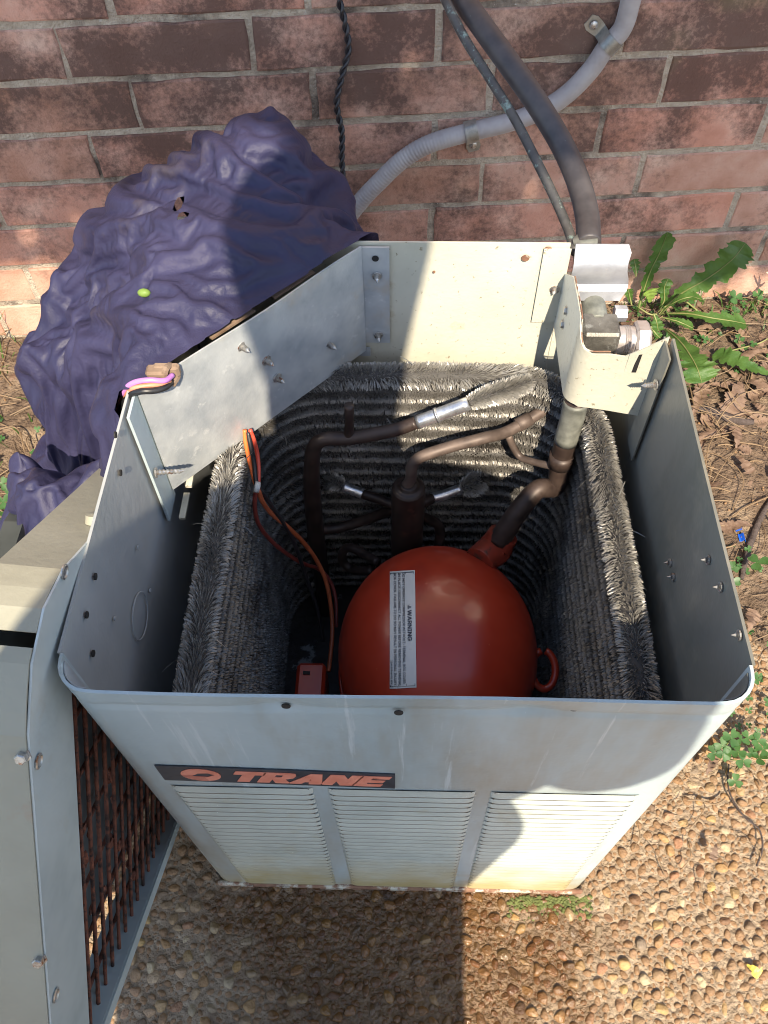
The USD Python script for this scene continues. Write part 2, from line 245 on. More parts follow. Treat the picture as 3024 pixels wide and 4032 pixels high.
def tube(P, r, n=10, sm=8, cap=True):
    P = spline(P, sm) if sm else np.asarray(P, float); m = len(P)
    r = np.interp(np.linspace(0, 1, m), np.linspace(0, 1, len(r)), r) if np.ndim(r) else np.full(m, r)
    T = np.gradient(P, axis=0); T /= np.linalg.norm(T, axis=1, keepdims=True)+1e-12
    u = np.cross(T[0], [0, 0, 1.0]); u = np.cross(T[0], [1, 0, 0]) if np.linalg.norm(u) < 1e-3 else u; u /= np.linalg.norm(u)
    rings = []; th = np.linspace(0, 2*np.pi, n, endpoint=False)
    for i in range(m):
        u = u-T[i]*(u@T[i]); u /= np.linalg.norm(u); w = np.cross(T[i], u)
        rings.append(P[i]+r[i]*(np.cos(th)[:, None]*u+np.sin(th)[:, None]*w))
    V = np.concatenate(rings+([P[:1], P[-1:]] if cap else [])); F = []
    for i in range(m-1):
        for j in range(n):
            a, b, c, d = i*n+j, i*n+(j+1) % n, (i+1)*n+(j+1) % n, (i+1)*n+j; F += [[a, b, c], [a, c, d]]
    if cap:
        k = m*n
        for j in range(n): F += [[k, (j+1) % n, j], [k+1, (m-1)*n+j, (m-1)*n+(j+1) % n]]
    return trimesh.Trimesh(V, F, process=False)
def grid_mesh(P):
    P = np.asarray(P, float); a, b = P.shape[:2]; i = np.arange(a*b).reshape(a, b)
    q = np.stack([i[:-1, :-1], i[:-1, 1:], i[1:, 1:], i[1:, :-1]], -1).reshape(-1, 4)
    return trimesh.Trimesh(P.reshape(-1, 3), np.vstack([q[:, [0, 1, 2]], q[:, [0, 2, 3]]]), process=False)
def shell(P, t, N=None):
    """A thick sheet of a grid of points: both faces and the rim."""
    P = np.asarray(P, float); a, b = P.shape[:2]
    if N is None:
        du, dv = np.gradient(P, axis=0), np.gradient(P, axis=1); N = np.cross(du, dv); N /= np.linalg.norm(N, axis=2, keepdims=True)+1e-12
    Q = P-N*t; g1, g2 = grid_mesh(P), grid_mesh(Q); V = np.vstack([g1.vertices, g2.vertices]); o = a*b
    i = np.arange(o).reshape(a, b); ring = np.concatenate([i[0, :], i[1:, -1], i[-1, -2::-1], i[-2:0:-1, 0]]); n = len(ring); F = []
    for k in range(n):
        p, q = ring[k], ring[(k+1) % n]; F += [[q, p, p+o], [q, p+o, q+o]]
    m = trimesh.Trimesh(V, np.vstack([g1.faces, g2.faces[:, ::-1]+o, np.array(F)]), process=False); return m
def lathe(profile, base, axis, n=12):
    axis = np.asarray(axis, float)/np.linalg.norm(axis); u = np.cross(axis, [0.3, .2, 1.0]); u /= np.linalg.norm(u); w = np.cross(axis, u); th = np.linspace(0, 2*np.pi, n, endpoint=False)
    rings = [np.asarray(base)+axis*h+r*(np.cos(th)[:, None]*u+np.sin(th)[:, None]*w) for h, r in profile]
    V = np.concatenate(rings); F = []
    for i in range(len(profile)-1):
        for j in range(n):
            a, b, c, d = i*n+j, i*n+(j+1) % n, (i+1)*n+(j+1) % n, (i+1)*n+j; F += [[a, b, c], [a, c, d]]
    return trimesh.Trimesh(V, F, process=False)
def screw(base, axis, L=.016, r=.0027):
    pr = [(0, 0), (0, r*1.9), (.0012, r*1.9), (.0016, r)]; k = 6
    for i in range(k):
        h = .0018+(L-.005)*i/k; s = 1-.25*i/k; pr += [(h, r*.78*s), (h+(L-.005)/k*.5, r*1.12*s)]
    pr += [(L-.003, r*.6), (L, 0)]
    return lathe(pr, base, axis, 10)
def hexhead(base, axis, r=.006, h=.005):
    return lathe([(0, 0), (0, r*1.35), (.0012, r*1.35), (.0013, r), (h-.0008, r), (h, r*.82), (h, 0)], base, axis, 6)
def disc(base, axis, r, h=.0008, n=14): return lathe([(0, 0), (0, r), (h, r*.95), (h, 0)], base, axis, n)
def ring(base, axis, R, r, n=24):
    axis = np.asarray(axis, float)/np.linalg.norm(axis); u = np.cross(axis, [0.3, .2, 1.0]); u /= np.linalg.norm(u); w = np.cross(axis, u); th = np.linspace(0, 2*np.pi, n+1)
    return tube(np.asarray(base)+R*(np.cos(th)[:, None]*u+np.sin(th)[:, None]*w), r, 6, 0)
def cat(*ms): return trimesh.util.concatenate([m for m in ms])
def fbm2(x, y, seed, o=4):
    P = np.stack([x.ravel(), y.ravel(), np.full(x.size, seed*7.31)], 1); return meshkit.fbm(P).reshape(x.shape) if False else sum(.5**k*meshkit.noise(P*2**k, seed+k) for k in range(o)).reshape(x.shape)

# ================================================================== THE SETTING
rng = np.random.default_rng(7)
SX0, SX1, SY0, SY1 = -.50, 1.05, -1.9, .80
# soil: one sheet reaching far, dipping under the slab
def soil_z(x, y):
    tt = np.clip((y-.12)/.34, 0, 1); xe = SX1-.26*tt*tt*(3-2*tt)
    inside = np.minimum(np.minimum(x-SX0, xe-x), np.minimum(y-SY0, SY1-y))
    n = fbm2(x*6, y*6, 3)
    near = np.clip(1-np.hypot(x-.3, y-.3)/4, 0, 1)
    return np.where(inside > .0, -.05-.2*0, .0) + (np.clip(-(inside-.03-.07*n)*.45, -.04, .018)) * 1.0 + np.where(inside > 0, .05, 0) + .006*near*fbm2(x*25, y*25, 5)
gx = np.unique(np.concatenate([np.linspace(-60, -1.5, 14), np.linspace(-1.5, 2.2, 190), np.linspace(2.2, 60, 14)])); gy = np.unique(np.concatenate([np.linspace(-60, -1.5, 14), np.linspace(-1.5, 1.25, 150), np.linspace(1.25, 60, 10)]))
GX, GY = np.meshgrid(gx, gy, indexing='ij')
solo('ground', grid_mesh(np.stack([GX, GY, soil_z(GX, GY)-.004], -1)), soil, kind='structure', smooth=True)
# slab with a rough top
sx, sy = np.linspace(SX0, SX1, 260), np.linspace(-1.0, SY1, 300); X, Y = np.meshgrid(sx, sy, indexing='ij')
Z = .0016*fbm2(X*60, Y*60, 11)+.0012*fbm2(X*18, Y*18, 12)
SLABZ = -.004
slab_path = solo('concrete_slab', cat(grid_mesh(np.stack([X, Y, Z+SLABZ], -1)), box(((SX0+SX1)/2, (-1.001+SY0)/2, -.055), (SX1-SX0, -1.001-SY0, .1)), box(((SX0+SX1)/2, (SY1-1)/2, -.06), (SX1-SX0-.01, SY1+1-.01, .09))), slabm, kind='structure', smooth=True)
# aggregate: pebbles half sunk in the slab
ico = trimesh.creation.icosphere(1); ico2 = trimesh.creation.icosphere(2)
def pebble(rs, r, hi=False):
    b = (ico2 if hi else ico); v = b.vertices.copy(); k = rs.normal(size=(5, 3)); k /= np.linalg.norm(k, axis=1, keepdims=True)
    v = v*(1+.13*np.sin(3*(v@k[0]))[:, None]+.10*np.sin(4*(v@k[1])+1)[:, None])
    for c in k[2:]:
        d = v@c; v = v-np.where(d > .62, d-.62, 0)[:, None]*c*.8
    v *= np.array([1, rs.uniform(.62, .95), rs.uniform(.5, .75)])*r
    a = rs.uniform(0, 2*np.pi); ca, sa = np.cos(a), np.sin(a); v = v@np.array([[ca, -sa, 0], [sa, ca, 0], [0, 0, 1]]).T
    t = rs.uniform(-.25, .25); v = v@np.array([[1, 0, 0], [0, np.cos(t), -np.sin(t)], [0, np.sin(t), np.cos(t)]]).T
    return v
cand = np.stack([rng.uniform(-.22, .95, 190000), rng.uniform(-.22, .80, 190000)], 1)
rad = np.clip(rng.lognormal(math.log(.0031), .40, 190000), .0017, .0078)
o = np.argsort(-rad); cand, rad = cand[o], rad[o]
ok = (pix(np.c_[cand, np.zeros(len(cand))])); vis = (ok[:, 0] > -250) & (ok[:, 0] < 3300) & (ok[:, 1] < 4300) & ~((cand[:, 0] > .012) & (cand[:, 0] < .448) & (cand[:, 1] > .012) & (cand[:, 1] < .45))
cand, rad = cand[vis], rad[vis]
cell = {}; keep = []
for i in range(len(cand)):
    cx, cy = int(cand[i, 0]//.008), int(cand[i, 1]//.008); good = True
    for a in (-2, -1, 0, 1, 2):
        for b in (-2, -1, 0, 1, 2):
            for j in cell.get((cx+a, cy+b), ()):
                if (cand[i, 0]-cand[j, 0])**2+(cand[i, 1]-cand[j, 1])**2 < (.80*(rad[i]+rad[j]))**2: good = False; break
            if not good: break
        if not good: break
    if good: keep.append(i); cell.setdefault((cx, cy), []).append(i)
keep = np.array(keep); pp, pr = cand[keep], rad[keep]
inn = pix(np.c_[pp, np.zeros(len(pp))]); infr = (inn[:, 0] > 0) & (inn[:, 0] < 3024) & (inn[:, 1] < 4032)
dist = np.linalg.norm(np.c_[pp, np.zeros(len(pp))]-CAM, axis=1)
# behind the cabinet's front or the lid they would not be seen
hid = ((inn[:, 0] > 330) & (inn[:, 0] < 2560) & (inn[:, 1] < 3480)) | (inn[:, 0] < 430)
score = np.where(infr & ~hid, pr/dist, 0); big = np.argsort(-score)[:300]; isbig = np.zeros(len(pp), bool); isbig[big] = True
VV, FF, off = [], [], 0
for i in range(len(pp)):
    rs = np.random.default_rng(1000+i); v = pebble(rs, pr[i], isbig[i])+np.array([pp[i, 0], pp[i, 1], SLABZ+.0012+pr[i]*rs.uniform(-.15, .25)])
    if isbig[i]: part(slab_path, 'pebble', (v, ico2.faces), pebble_one, smooth=True)
    else: VV.append(v); FF.append(ico.faces+off); off += len(v)
part(slab_path, 'small_pebbles', (np.concatenate(VV), np.concatenate(FF)), pebble_stuff, smooth=True, kind='stuff')

GR = []; rgr = np.random.default_rng(31)
for i in range(1500):
    x, y = (rgr.uniform(.5, 1.35), rgr.uniform(.1, 1.06)) if i < 1000 else (rgr.uniform(-.95, -.4), rgr.uniform(.1, .93))
    if y > WY+.09*x-.004: continue
    v = pebble(rgr, rgr.choice([.0012, .0018, .0026, .004], p=[.45, .3, .18, .07])); GR.append(trimesh.Trimesh(v+np.array([x, y, float(soil_z(np.array([x]), np.array([y]))[0])-.003+.0012]), ico.faces, process=False))
solo('soil_grit', cat(*GR), pebble_stuff, kind='stuff', smooth=True)

# brick wall
bw = thing('brick_wall', 'sooty pink brick house wall behind the opened cooling unit', 'wall', (0, WY, 0))
CO, BL, MJ = .0790873, .2635, .0095
def brick_mesh(s0, s1, z0, z1, rs):
    n = 8; s = np.linspace(s0, s1, n+1); z = np.linspace(z0, z1, 4)
    pf = rs.uniform(-.0015, .0015); tw = rs.uniform(-.0012, .0012)
    S, Zz = np.meshgrid(s, z, indexing='ij')
    off = .0+pf+tw*np.linspace(-1, 1, n+1)[:, None]+rs.normal(0, .0004, S.shape)
    jit = rs.normal(0, .0009, S.shape); Sj = S.copy(); Zj = Zz.copy()
    Zj[:, 0] += jit[:, 0]; Zj[:, -1] += jit[:, -1]; Sj[0] += jit[0]; Sj[-1] += jit[-1]
    if rs.random() < .5: Zj[:, -1] += np.linspace(0, rs.uniform(-.002, .002), n+1)
    # bevelled rim then the sides
    def row(S, Z, o): return W0+WT*S[..., None]+np.array([0, 0, 1.])*Z[..., None]+WN*o[..., None]
    e = .0022; Si = np.clip(Sj, s0+e, s1-e); Zi = np.clip(Zj, z0+e, z1-e)
    f = grid_mesh(row(Si, Zi, off)); V = [f.vertices]; F = [f.faces]
    i = np.arange(S.size).reshape(S.shape); rg = np.concatenate([i[:, 0], i[-1, 1:], i[-2::-1, -1], i[0, -2:0:-1]]); m = len(rg)
    flat = lambda A: A.reshape(-1)[rg]
    r1 = row(flat(Sj), flat(Zj), flat(off)-.0022); r2 = row(flat(Sj), flat(Zj), np.full(m, -.05)); o1 = S.size; o2 = o1+m
    V += [r1, r2]; FF = []
    for k in range(m):
        a, b = rg[k], rg[(k+1) % m]; c, d = o1+k, o1+(k+1) % m; g, h = o2+k, o2+(k+1) % m
        FF += [[b, a, c], [b, c, d], [d, c, g], [d, g, h]]
    return np.concatenate(V), np.vstack([f.faces, np.array(FF)])
for row in range(-5, 8):
    zt = .6525-row*CO
    zb = zt-CO
    s0 = (-.174 if row % 2 == 0 else .0075)
    for k in range(-6, 7):
        a, b = s0+k*BL+MJ/2, s0+(k+1)*BL-MJ/2
        if b < -1.2 or a > 1.7: continue
        rs = np.random.default_rng(500+row*40+k)
        part(bw, 'brick', brick_mesh(a+rs.uniform(-.002, .002), b+rs.uniform(-.002, .002), zb+MJ/2+rs.uniform(-.0008, .0008), zt-MJ/2+rs.uniform(-.0008, .0008), rs), brickm, smooth=25)
ms = np.linspace(-1.3, 1.8, 420); mz = np.linspace(-.12, 1.06, 200); S, Zm = np.meshgrid(ms, mz, indexing='ij')
offm = -.0046+.0009*fbm2(S*70, Zm*70, 21)+.001*fbm2(S*14, Zm*14, 22)
part(bw, 'mortar', grid_mesh(W0+WT*S[..., None]+np.array([0, 0, 1.])*Zm[..., None]+WN*offm[..., None]), mortar, smooth=True)
part(bw, 'wall_core', box(W0+WT*.25+np.array([0, 0, .85])-WN*.11, (3.2, .16, 2.0), np.array([WT, -WN, [0, 0, 1.]]).T), mortar)

# ================================================================== THE CONDENSER UNIT
W, D, H = .46, .4593, .6097
ac = thing('air_conditioner', 'old pale grey cooling unit with its top off and red compressor showing inside', 'air conditioner', (.23, .23, 0))
R0, TH = .022, .0022
def corner(cx, cy, a0, a1, r, n=7): t = np.linspace(a0, a1, n); return np.stack([cx+r*np.cos(t), cy+r*np.sin(t)], 1)
# front panel wraps both front corners; its upper lip is joggled inward and a little dented
path = np.vstack([[[0, .026]], corner(R0, R0, math.pi, 1.5*math.pi, R0), np.stack([np.linspace(R0+.008, W-R0-.008, 60), np.zeros(60)], 1), corner(W-R0, R0, 1.5*math.pi, 2*math.pi, R0), [[W, .026]]])
tn = np.gradient(path, axis=0); tn /= np.linalg.norm(tn, axis=1, keepdims=True); inw = np.stack([-tn[:, 1], tn[:, 0]], 1)
zz = np.concatenate([np.linspace(.004, .56, 20), np.linspace(.572, .583, 4), [.586, .590, .594], np.linspace(.598, H, 5)])
P = np.zeros((len(zz), len(path), 3))
for i, z in enumerate(zz):
    x = path[:, 0]; onf = np.clip(np.minimum(x, W-x)/.03, 0, 1)
    lip = .0012*np.clip((z-.578)/.005, 0, 1)*np.clip((.590-z)/.004, 0, 1)*onf - .0013*np.clip((z-.586)/.0237, 0, 1)*onf
    dent = .0035*np.exp(-((x-.145)/.02)**2-((z-.588)/.012)**2)+.003*np.exp(-((x-.315)/.018)**2-((z-.588)/.010)**2)+.0016*np.sin(x*17)*math.sin(z*6)*onf*np.clip((z-.43)/.05, 0, 1)
    d = lip+dent
    P[i, :, :2] = path+inw*d[:, None]; P[i, :, 2] = z-(.004*np.sin(np.clip(x/W, 0, 1)*math.pi)*(.6) if z > .6 else 0)
front = part(ac, 'front_panel', shell(P, -TH), paint, smooth=35)
for px_, py_ in ((1125, 2792), (1570, 2800), (2262, 2802)): part(front, 'screw_hole', disc(on_y(px_, py_, -.0002)+np.array([0, -.0008 if px_ == 1570 else .0024, 0]), (0, -1, 0.1), .0032), hole)
# louvres: three columns of pressed slats
secs = [((.034, .155), (.040, .152)), ((.168, .293), (.171, .297)), ((.306, .430), (.313, .434))]
NL = 27
for (t0, t1), (b0, b1) in secs:
    part(front, 'louvre_opening', shell(np.array([[(t0+.003, -.0007, .4065), (t1-.003, -.0007, .4065)], [(b0+.003, -.0007, .017), (b1-.003, -.0007, .017)]]), -.0004), slotm)  # dark sheet on the solid panel, slot shade given by its colour
    for k in range(NL):
        zt = .4085-k*(.4085-.014)/NL; zb = zt-(.4085-.014)/NL*1.04; q = k/NL
        x0 = t0+(b0-t0)*q; x1 = t1+(b1-t1)*q
        xs = np.concatenate([x0+np.array([0, .001, .0025, .0045, .007, .010]), np.linspace(x0+.014, x1-.014, 4), x1-np.array([.010, .007, .0045, .0025, .001, 0])])
        e = np.minimum(xs-x0, x1-xs); bl = np.sqrt(np.clip(1-(1-np.clip(e/.010, 0, 1))**2, 0, 1)); rise = .0030*(1-bl)
        rows = []
        for fz, fy in ((.56 if k else .9, -.0009), (.45, -.0014), (.24, -.0018), (.10, -.0021), (.03, -.0022), (0.0, -.0019), (.05, -.0010)):
            z = zb+(zt-zb)*fz; rows.append(np.stack([xs, np.full(len(xs), 0)+fy*bl-.0003, z+rise*(1 if fz < .7 else .3)-.0], 1))
        part(front, 'louvre_slat', grid_mesh(np.array(rows)[::-1]), louvre_paint, smooth=50)
for nm_, ce, a0, a1, mm in (('corner_liner', (W-R0, R0), 1.5*math.pi, 2*math.pi, inner_right_shaded), ('corner_liner', (R0, R0), math.pi, 1.5*math.pi, inner_paint)):
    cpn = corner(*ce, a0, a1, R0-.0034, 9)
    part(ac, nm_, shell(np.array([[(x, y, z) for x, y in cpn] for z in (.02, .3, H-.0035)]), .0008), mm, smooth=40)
part(ac, 'base_rail', cat(rbox((.23, -.001, .004), (.452, .006, .010), .002), *[box((.05+i*.043+rng.uniform(-.01, .01), -.0035, .003+rng.uniform(0, .004)), (rng.uniform(.006, .03), .003, .004)) for i in range(9)]), rust_edge, label='rusty flaking bottom rail')
# brand strip on the front
fr = np.array([[1, 0, 0], [0, 0, -1], [0, 1, 0]], float)  # local xy -> x,z
def decal_map(uv, lift):
    uv = np.atleast_2d(uv); u, v = uv[:, 0], uv[:, 1]
    x = .033+.192*u; top = .461-.010*u; bot = .4235-.0105*u
    return np.stack([x, np.full(len(x), -lift), bot+(top-bot)*v], 1)
nu = 24; ug, vg = np.meshgrid(np.linspace(0, 1, nu), [0, 1.], indexing='ij')
badge = part(ac, 'brand_strip', shell(decal_map(np.stack([ug.ravel(), vg.ravel()], 1), .0012).reshape(nu, 2, 3)[:, ::-1], -.0008), decal_dark, label='dark strip lettered TRANE in salmon')
def flat_poly(poly, depth=.0005):
    gs = getattr(poly, 'geoms', [poly]); return cat(*[trimesh.creation.extrude_polygon(g, depth, engine='earcut') for g in gs if g.area > 1e-9])
def decal_shape(poly, lift=.0014):
    m = flat_poly(poly, 1.0); v = m.vertices; Q = decal_map(v[:, :2], lift); Q[:, 1] -= v[:, 2]*.0004; return trimesh.Trimesh(Q, m.faces, process=False)
ar = .192/.0377
def ital(letter_polys, x0, w, sh=.22):  # unit letters, x 0..1, y 0..1
    out = []
    for p in letter_polys: out.append(affinity.translate(affinity.scale(affinity.skew(p, xs=0, origin=(0, 0)), w, 1, origin=(0, 0)), x0, 0))
    return out
from shapely import union_all
bx = lambda a, b, c, d: Polygon([(a, b), (c, b), (c, d), (a, d)])
T_ = union_all([bx(0, .70, 1, 1), bx(.33, 0, .68, 1)])
R_ = union_all([bx(0, 0, .33, 1), Polygon([(.2, .38), (.75, .38), (.97, .52), (1, .74), (.92, .95), (.75, 1), (.2, 1)]), Polygon([(.38, .42), (.72, .42), (1.02, 0), (.62, 0)])]).difference(bx(.33, .58, .66, .80))
A_ = Polygon([(0, 0), (.42, 1), (.70, 1), (1.0, 0), (.66, 0), (.62, .2), (.40, .2), (.33, 0)]).difference(Polygon([(.46, .38), (.61, .38), (.57, .72)]))
N_ = union_all([bx(0, 0, .3, 1), bx(.70, 0, 1, 1), Polygon([(0, 1), (.36, 1), (1, 0), (.64, 0)])])
E_ = union_all([bx(0, 0, .35, 1), bx(0, .76, 1, 1), bx(0, .38, .92, .62), bx(0, 0, 1, .24)])
lets = []
xw = .285
for g, w in ((T_, .118), (R_, .128), (A_, .135), (N_, .128), (E_, .112)):
    q = affinity.scale(g, w, .70, origin=(0, 0)).buffer(.006); q = Polygon() if False else affinity.affine_transform(q, [1, .075, 0, 1, xw, .15]); lets.append(q); xw += w+.006
for q in lets: part(badge, 'letter', decal_shape(q), decal_red)
globe = affinity.scale(Point(0, 0).buffer(1, 32), .084, .40); globe = affinity.translate(globe, .175, .51)
cuts = [affinity.translate(bx(-.16, -.012, .0, .016), .178+.004*i, .47-.062*i) for i in range(6)]; wing = affinity.translate(Polygon([(-.052, -.10), (.02, -.14), (.056, .02), (.03, .14), (-.02, .10)]), .182, .52)
part(badge, 'globe_logo', decal_shape(globe.difference(union_all(cuts)).difference(wing.buffer(-.004))), decal_red)
part(badge, 'registered_mark', decal_shape(affinity.translate(affinity.scale(Point(0, 0).buffer(1, 12).difference(Point(0, 0).buffer(.7, 12)), .009, .05), .915, .72)), decal_red)

# side and back panels (sheets); right panel is cut low behind the valve corner
def vsheet(p, q, z0f, z1f, n=14, th=TH, warp=.001, seed=1):
    p, q = np.array(p, float), np.array(q, float); t = np.linspace(0, 1, n); nn = np.array([-(q-p)[1], (q-p)[0]]); nn /= np.linalg.norm(nn); G = np.zeros((9, n, 3))
    for i in range(9):
        f = i/8
        for j in range(n):
            s = t[j]; z = z0f(s)+(z1f(s)-z0f(s))*f; o = warp*math.sin(s*math.pi)*math.sin(f*math.pi*1.5+seed)
            G[i, j, :2] = p+(q-p)*s+nn*o; G[i, j, 2] = z
    return shell(G, th)
part(ac, 'left_panel', vsheet((0, D), (0, .0265), lambda s: .004, lambda s: H-.0004, 16), inner_paint, smooth=40)
ys = .332
part(ac, 'right_panel', vsheet((W, .0265), (W, ys), lambda s: .004, lambda s: H-.0004-.0, 16, warp=-.001), inner_right_shaded, smooth=40)
part(ac, 'right_panel_rear', vsheet((W, ys+.0005), (W, D), lambda s: .004, lambda s: .500, 8, warp=0), inner_right_shaded)
part(ac, 'back_panel', vsheet((.3855, D), (.0025, D), lambda s: .004, lambda s: H, 16, warp=.0015), cream, smooth=40)
part(ac, 'back_panel_low', vsheet((W-.0025, D), (.386, D), lambda s: .004, lambda s: .500, 6, warp=0), cream)
part(ac, 'base_pan', box((.23, .23, .022), (.45, .45, .012)), pan)
pl = ac
# screws and dimples on the inside of the left panel, knockout
for a in ((452, 1712, 'h'), (472, 1862, 'h'), (373, 2270, 'h'), (339, 2421, 'h'), (364, 2573, 'h'), (542, 2156, 's'), (590, 2326, 's'), (450, 2436, 's')):
    q = on_x(a[0], a[1], .0012)
    part(ac, 'dimple' if a[2] == 's' else 'screw_hole', disc(q, (1, 0, 0), .0028 if a[2] == 'h' else .002, .0012), hole if a[2] == 'h' else inner_paint)
kq = on_x(552, 2425, .0012); part(ac, 'knockout', ring(kq, (1, 0, 0), .021, .0006, 28), inner_paint)
for a in ((2790, 2205), (2838, 2312), (2912, 2501), (2640, 2216), (2652, 2272)):
    q = on_x(a[0], a[1], W-.0013); part(ac, 'screw_tip', screw(q, (-1, 0, 0), .006, .0020), screwm)
for a in ((2069, 1016), (2158, 983), (1709, 1070)):
    q = on_y(a[0], a[1], D-.0018); part(ac, 'screw_hole', disc(q, (0, -1, 0), .004 if a[0] > 1800 else .0015, .0006), rust_edge)

# control box plate across the rear left corner
PL, PR = np.array([.0055, .2635]), np.array([.1845, .4545]); pd = (PR-PL)/np.linalg.norm(PR-PL); pn = np.array([pd[1], -pd[0]])
zb, zt = .4735, .6095
G = np.zeros((10, 16, 3))
for i in range(10):
    for j in range(16):
        f, s = i/9, j/15; off = .0012*math.sin(f*5)*math.sin(s*9)+(.004*(f < .06)*0)
        G[i, j, :2] = PL+(PR-PL)*s+pn*off; G[i, j, 2] = zb+(zt-zb)*f
cp = part(ac, 'control_plate', shell(G, .0018), galv, smooth=40, label='galvanised plate across the rear left corner')
part(cp, 'back_flange', cat(box((PR[0]+.0125, PR[1]+.0015, (zb+zt)/2+.004), (.030, .0018, zt-zb-.012)), box((PR[0]-.004, PR[1]+.0015, zb-.004), (.02, .0016, .012))), galv)
part(cp, 'side_flange', box((.0022+.0012, .252, .533), (.0024, .032, .150)), paint)
part(cp, 'rear_flange', cat(*[box(np.array([*(PL+(PR-PL)*s-pn*.012), zt-.004+.0]), (.050, .010, .002), np.array([[pd[0], -pn[0], 0], [pd[1], -pn[1], 0], [0, 0, 1]])) for s in (.42, .70)]), cardboard, label='rust brown flange behind the plate')
def on_plate(px, py, off=.001):
    d = ray(px, py); n3 = np.array([pn[0], pn[1], 0]); p0 = np.array([PL[0], PL[1], 0])+n3*off; return CAM+d*((n3@(p0-CAM))/(n3@d))
n3 = np.array([pn[0], pn[1], 0.0])
for a in ((951, 1363), (1048, 1418), (1090, 1486), (1295, 1355)):
    part(cp, 'sheet_screw', screw(on_plate(*a), n3+np.array([.1, 0, -.1]), .011, .0029), screwm)
part(cp, 'long_screw', screw(on_x(622, 1820, .006)+np.array([0, -.012, 0]), (1, .1, 0), .026, .0026), screwm, label='long rusty screw pointing inward')
for a in ((936, 1622), (685, 1788)): part(cp, 'screw_hole', disc(on_plate(*a), n3, .0032, .0007), hole)
for a in ((1478, 1018), (1483, 1085), (1490, 1318)):
    q = on_y(a[0], a[1], PR[1]-.0003); part(cp, 'flange_screw', screw(q, (.1, -1, -.15), .010, .0026), screwm) if a[1] > 1050 else part(cp, 'screw_hole', disc(q, (0, -1, 0), .0035, .0006), hole)

# valve corner bracket
bc = np.array([.3865, .3515]); rb = .016
bp = np.vstack([[[.3865, D-.001]], [[.3865, .42]], [[.3865, .39]], corner(bc[0]+rb, bc[1]-.004+rb, math.pi, 1.5*math.pi, rb, 8), [[.415, .3455]], [[.428, .343]], [[.4585, .336]]])
def bz(i, n):
    s = bp[i]
    if i == 0: return .5755
    if i == 1: return .603
    if i <= 3: return H-.004
    return [H-.012, H-.02, H-.027, H-.031, H-.032, H-.032, H-.032][min(i-4, 6)] if i < 11 else (H-.030 if i < len(bp)-1 else H-.0005)
nb = len(bp); G = np.zeros((8, nb, 3))
for j in range(nb):
    for i in range(8): G[i, j] = (*bp[j], .507-.002*(j > 8)+(bz(j, nb)-.507)*i/7)
bk = part(ac, 'valve_bracket', shell(G, .0016), cream, smooth=40, label='cream bent sheet bracket under the valve')
part(bk, 'rust_edge', tube([(*bp[j], bz(j, nb)+.0004) for j in range(1, nb-2)], 0.0007, 6, 3), rust_edge)
part(bk, 'corner_tab', shell(np.array([[(.431, .3418, .560), (.4585, .3355, .553)], [(.431, .3412, H-.028), (.4585, .335, H-.0005)]]), .0014), cream)
part(bk, 'slot', shell(np.array([[on_y(2487, 1465, .3395), on_y(2505, 1465, .3375)], [on_y(2513, 1395, .3395), on_y(2530, 1395, .3375)]]), .0008), hole)
part(bk, 'wall_tab', box((.3735, D-.0028, .560), (.026, .0014, .092)), cream)
part(bk, 'right_flange', box((W-.0042, .325, .535), (.0016, .028, .140)), inner_right_shaded)
part(bk, 'screw', screw(on_x(2584, 1515, W-.006), (-1, -.1, 0), .014, .0027), screwm)
part(bk, 'screw', screw(on_y(2183, 1140, D-.0035), (-.2, -1, -.1), .008, .0027), screwm)
for a in ((2234, 1222), (2221, 1276)): part(bk, 'hex_bolt', hexhead(on_x(a[0], a[1], .3858), (-1, 0, 0), .0042, .0035), screwm)
# bright plate and the valve
gz = np.array([.6135, .606, .598, .590, .580, .571, .566, .5555]); gyo = np.array([.006, .003, -.003, -.004, -.003, .000, -.0045, -.006])
prof = [(z, .449+o) for z, o in zip(gz, gyo)]
xr = [.439, .4425, .4405, .4415, .445, .447, .4455, .441]
G = np.array([[(x, y, z) for x in np.linspace(.389, xr[k], 8)] for k, (z, y) in enumerate(prof)])[::-1]
part(ac, 'valve_plate', cat(shell(G, .0016), box((.3955, .4405, .545), (.012, .0016, .022))), alu_plate, smooth=30, label='bright bent aluminium plate at the valve')
vb = thing('service_valve', 'dark brass service valve with hexagonal cap at the cabinet corner', 'valve', (.42, .41, .53))
part(vb, 'valve_body', rbox((.419, .409, .536), (.036, .032, .040), .0025), darkbrass, smooth=30)
part(vb, 'stem', lathe([(0, 0), (0, .0135), (.008, .0135), (.009, .0143), (.010, .0133), (.011, .0143), (.012, .0133), (.013, .0143), (.014, .0135), (.02, .0135)], (.436, .409, .535), (1, 0, 0), 20), valvecap, smooth=30)
part(vb, 'hex_cap', lathe([(0, 0), (0, .0165), (.0025, .0185), (.012, .0185), (.0145, .016), (.0145, 0)], (.4545, .409, .535), (1, 0, 0), 6), valvecap)
part(vb, 'mounting_nut', lathe([(0, 0), (0, .008), (.012, .008), (.012, 0)], (.436, .432, .548), (1, 0, 0), 6), alu_plate)
part(vb, 'inlet_tube', tube([(.418, .420, .545), (.4165, .438, .549), (.414, .463, .555), (.409, .479, .572), (.404, .483, .598)], .0120, 16, 6), cop_green, smooth=True)

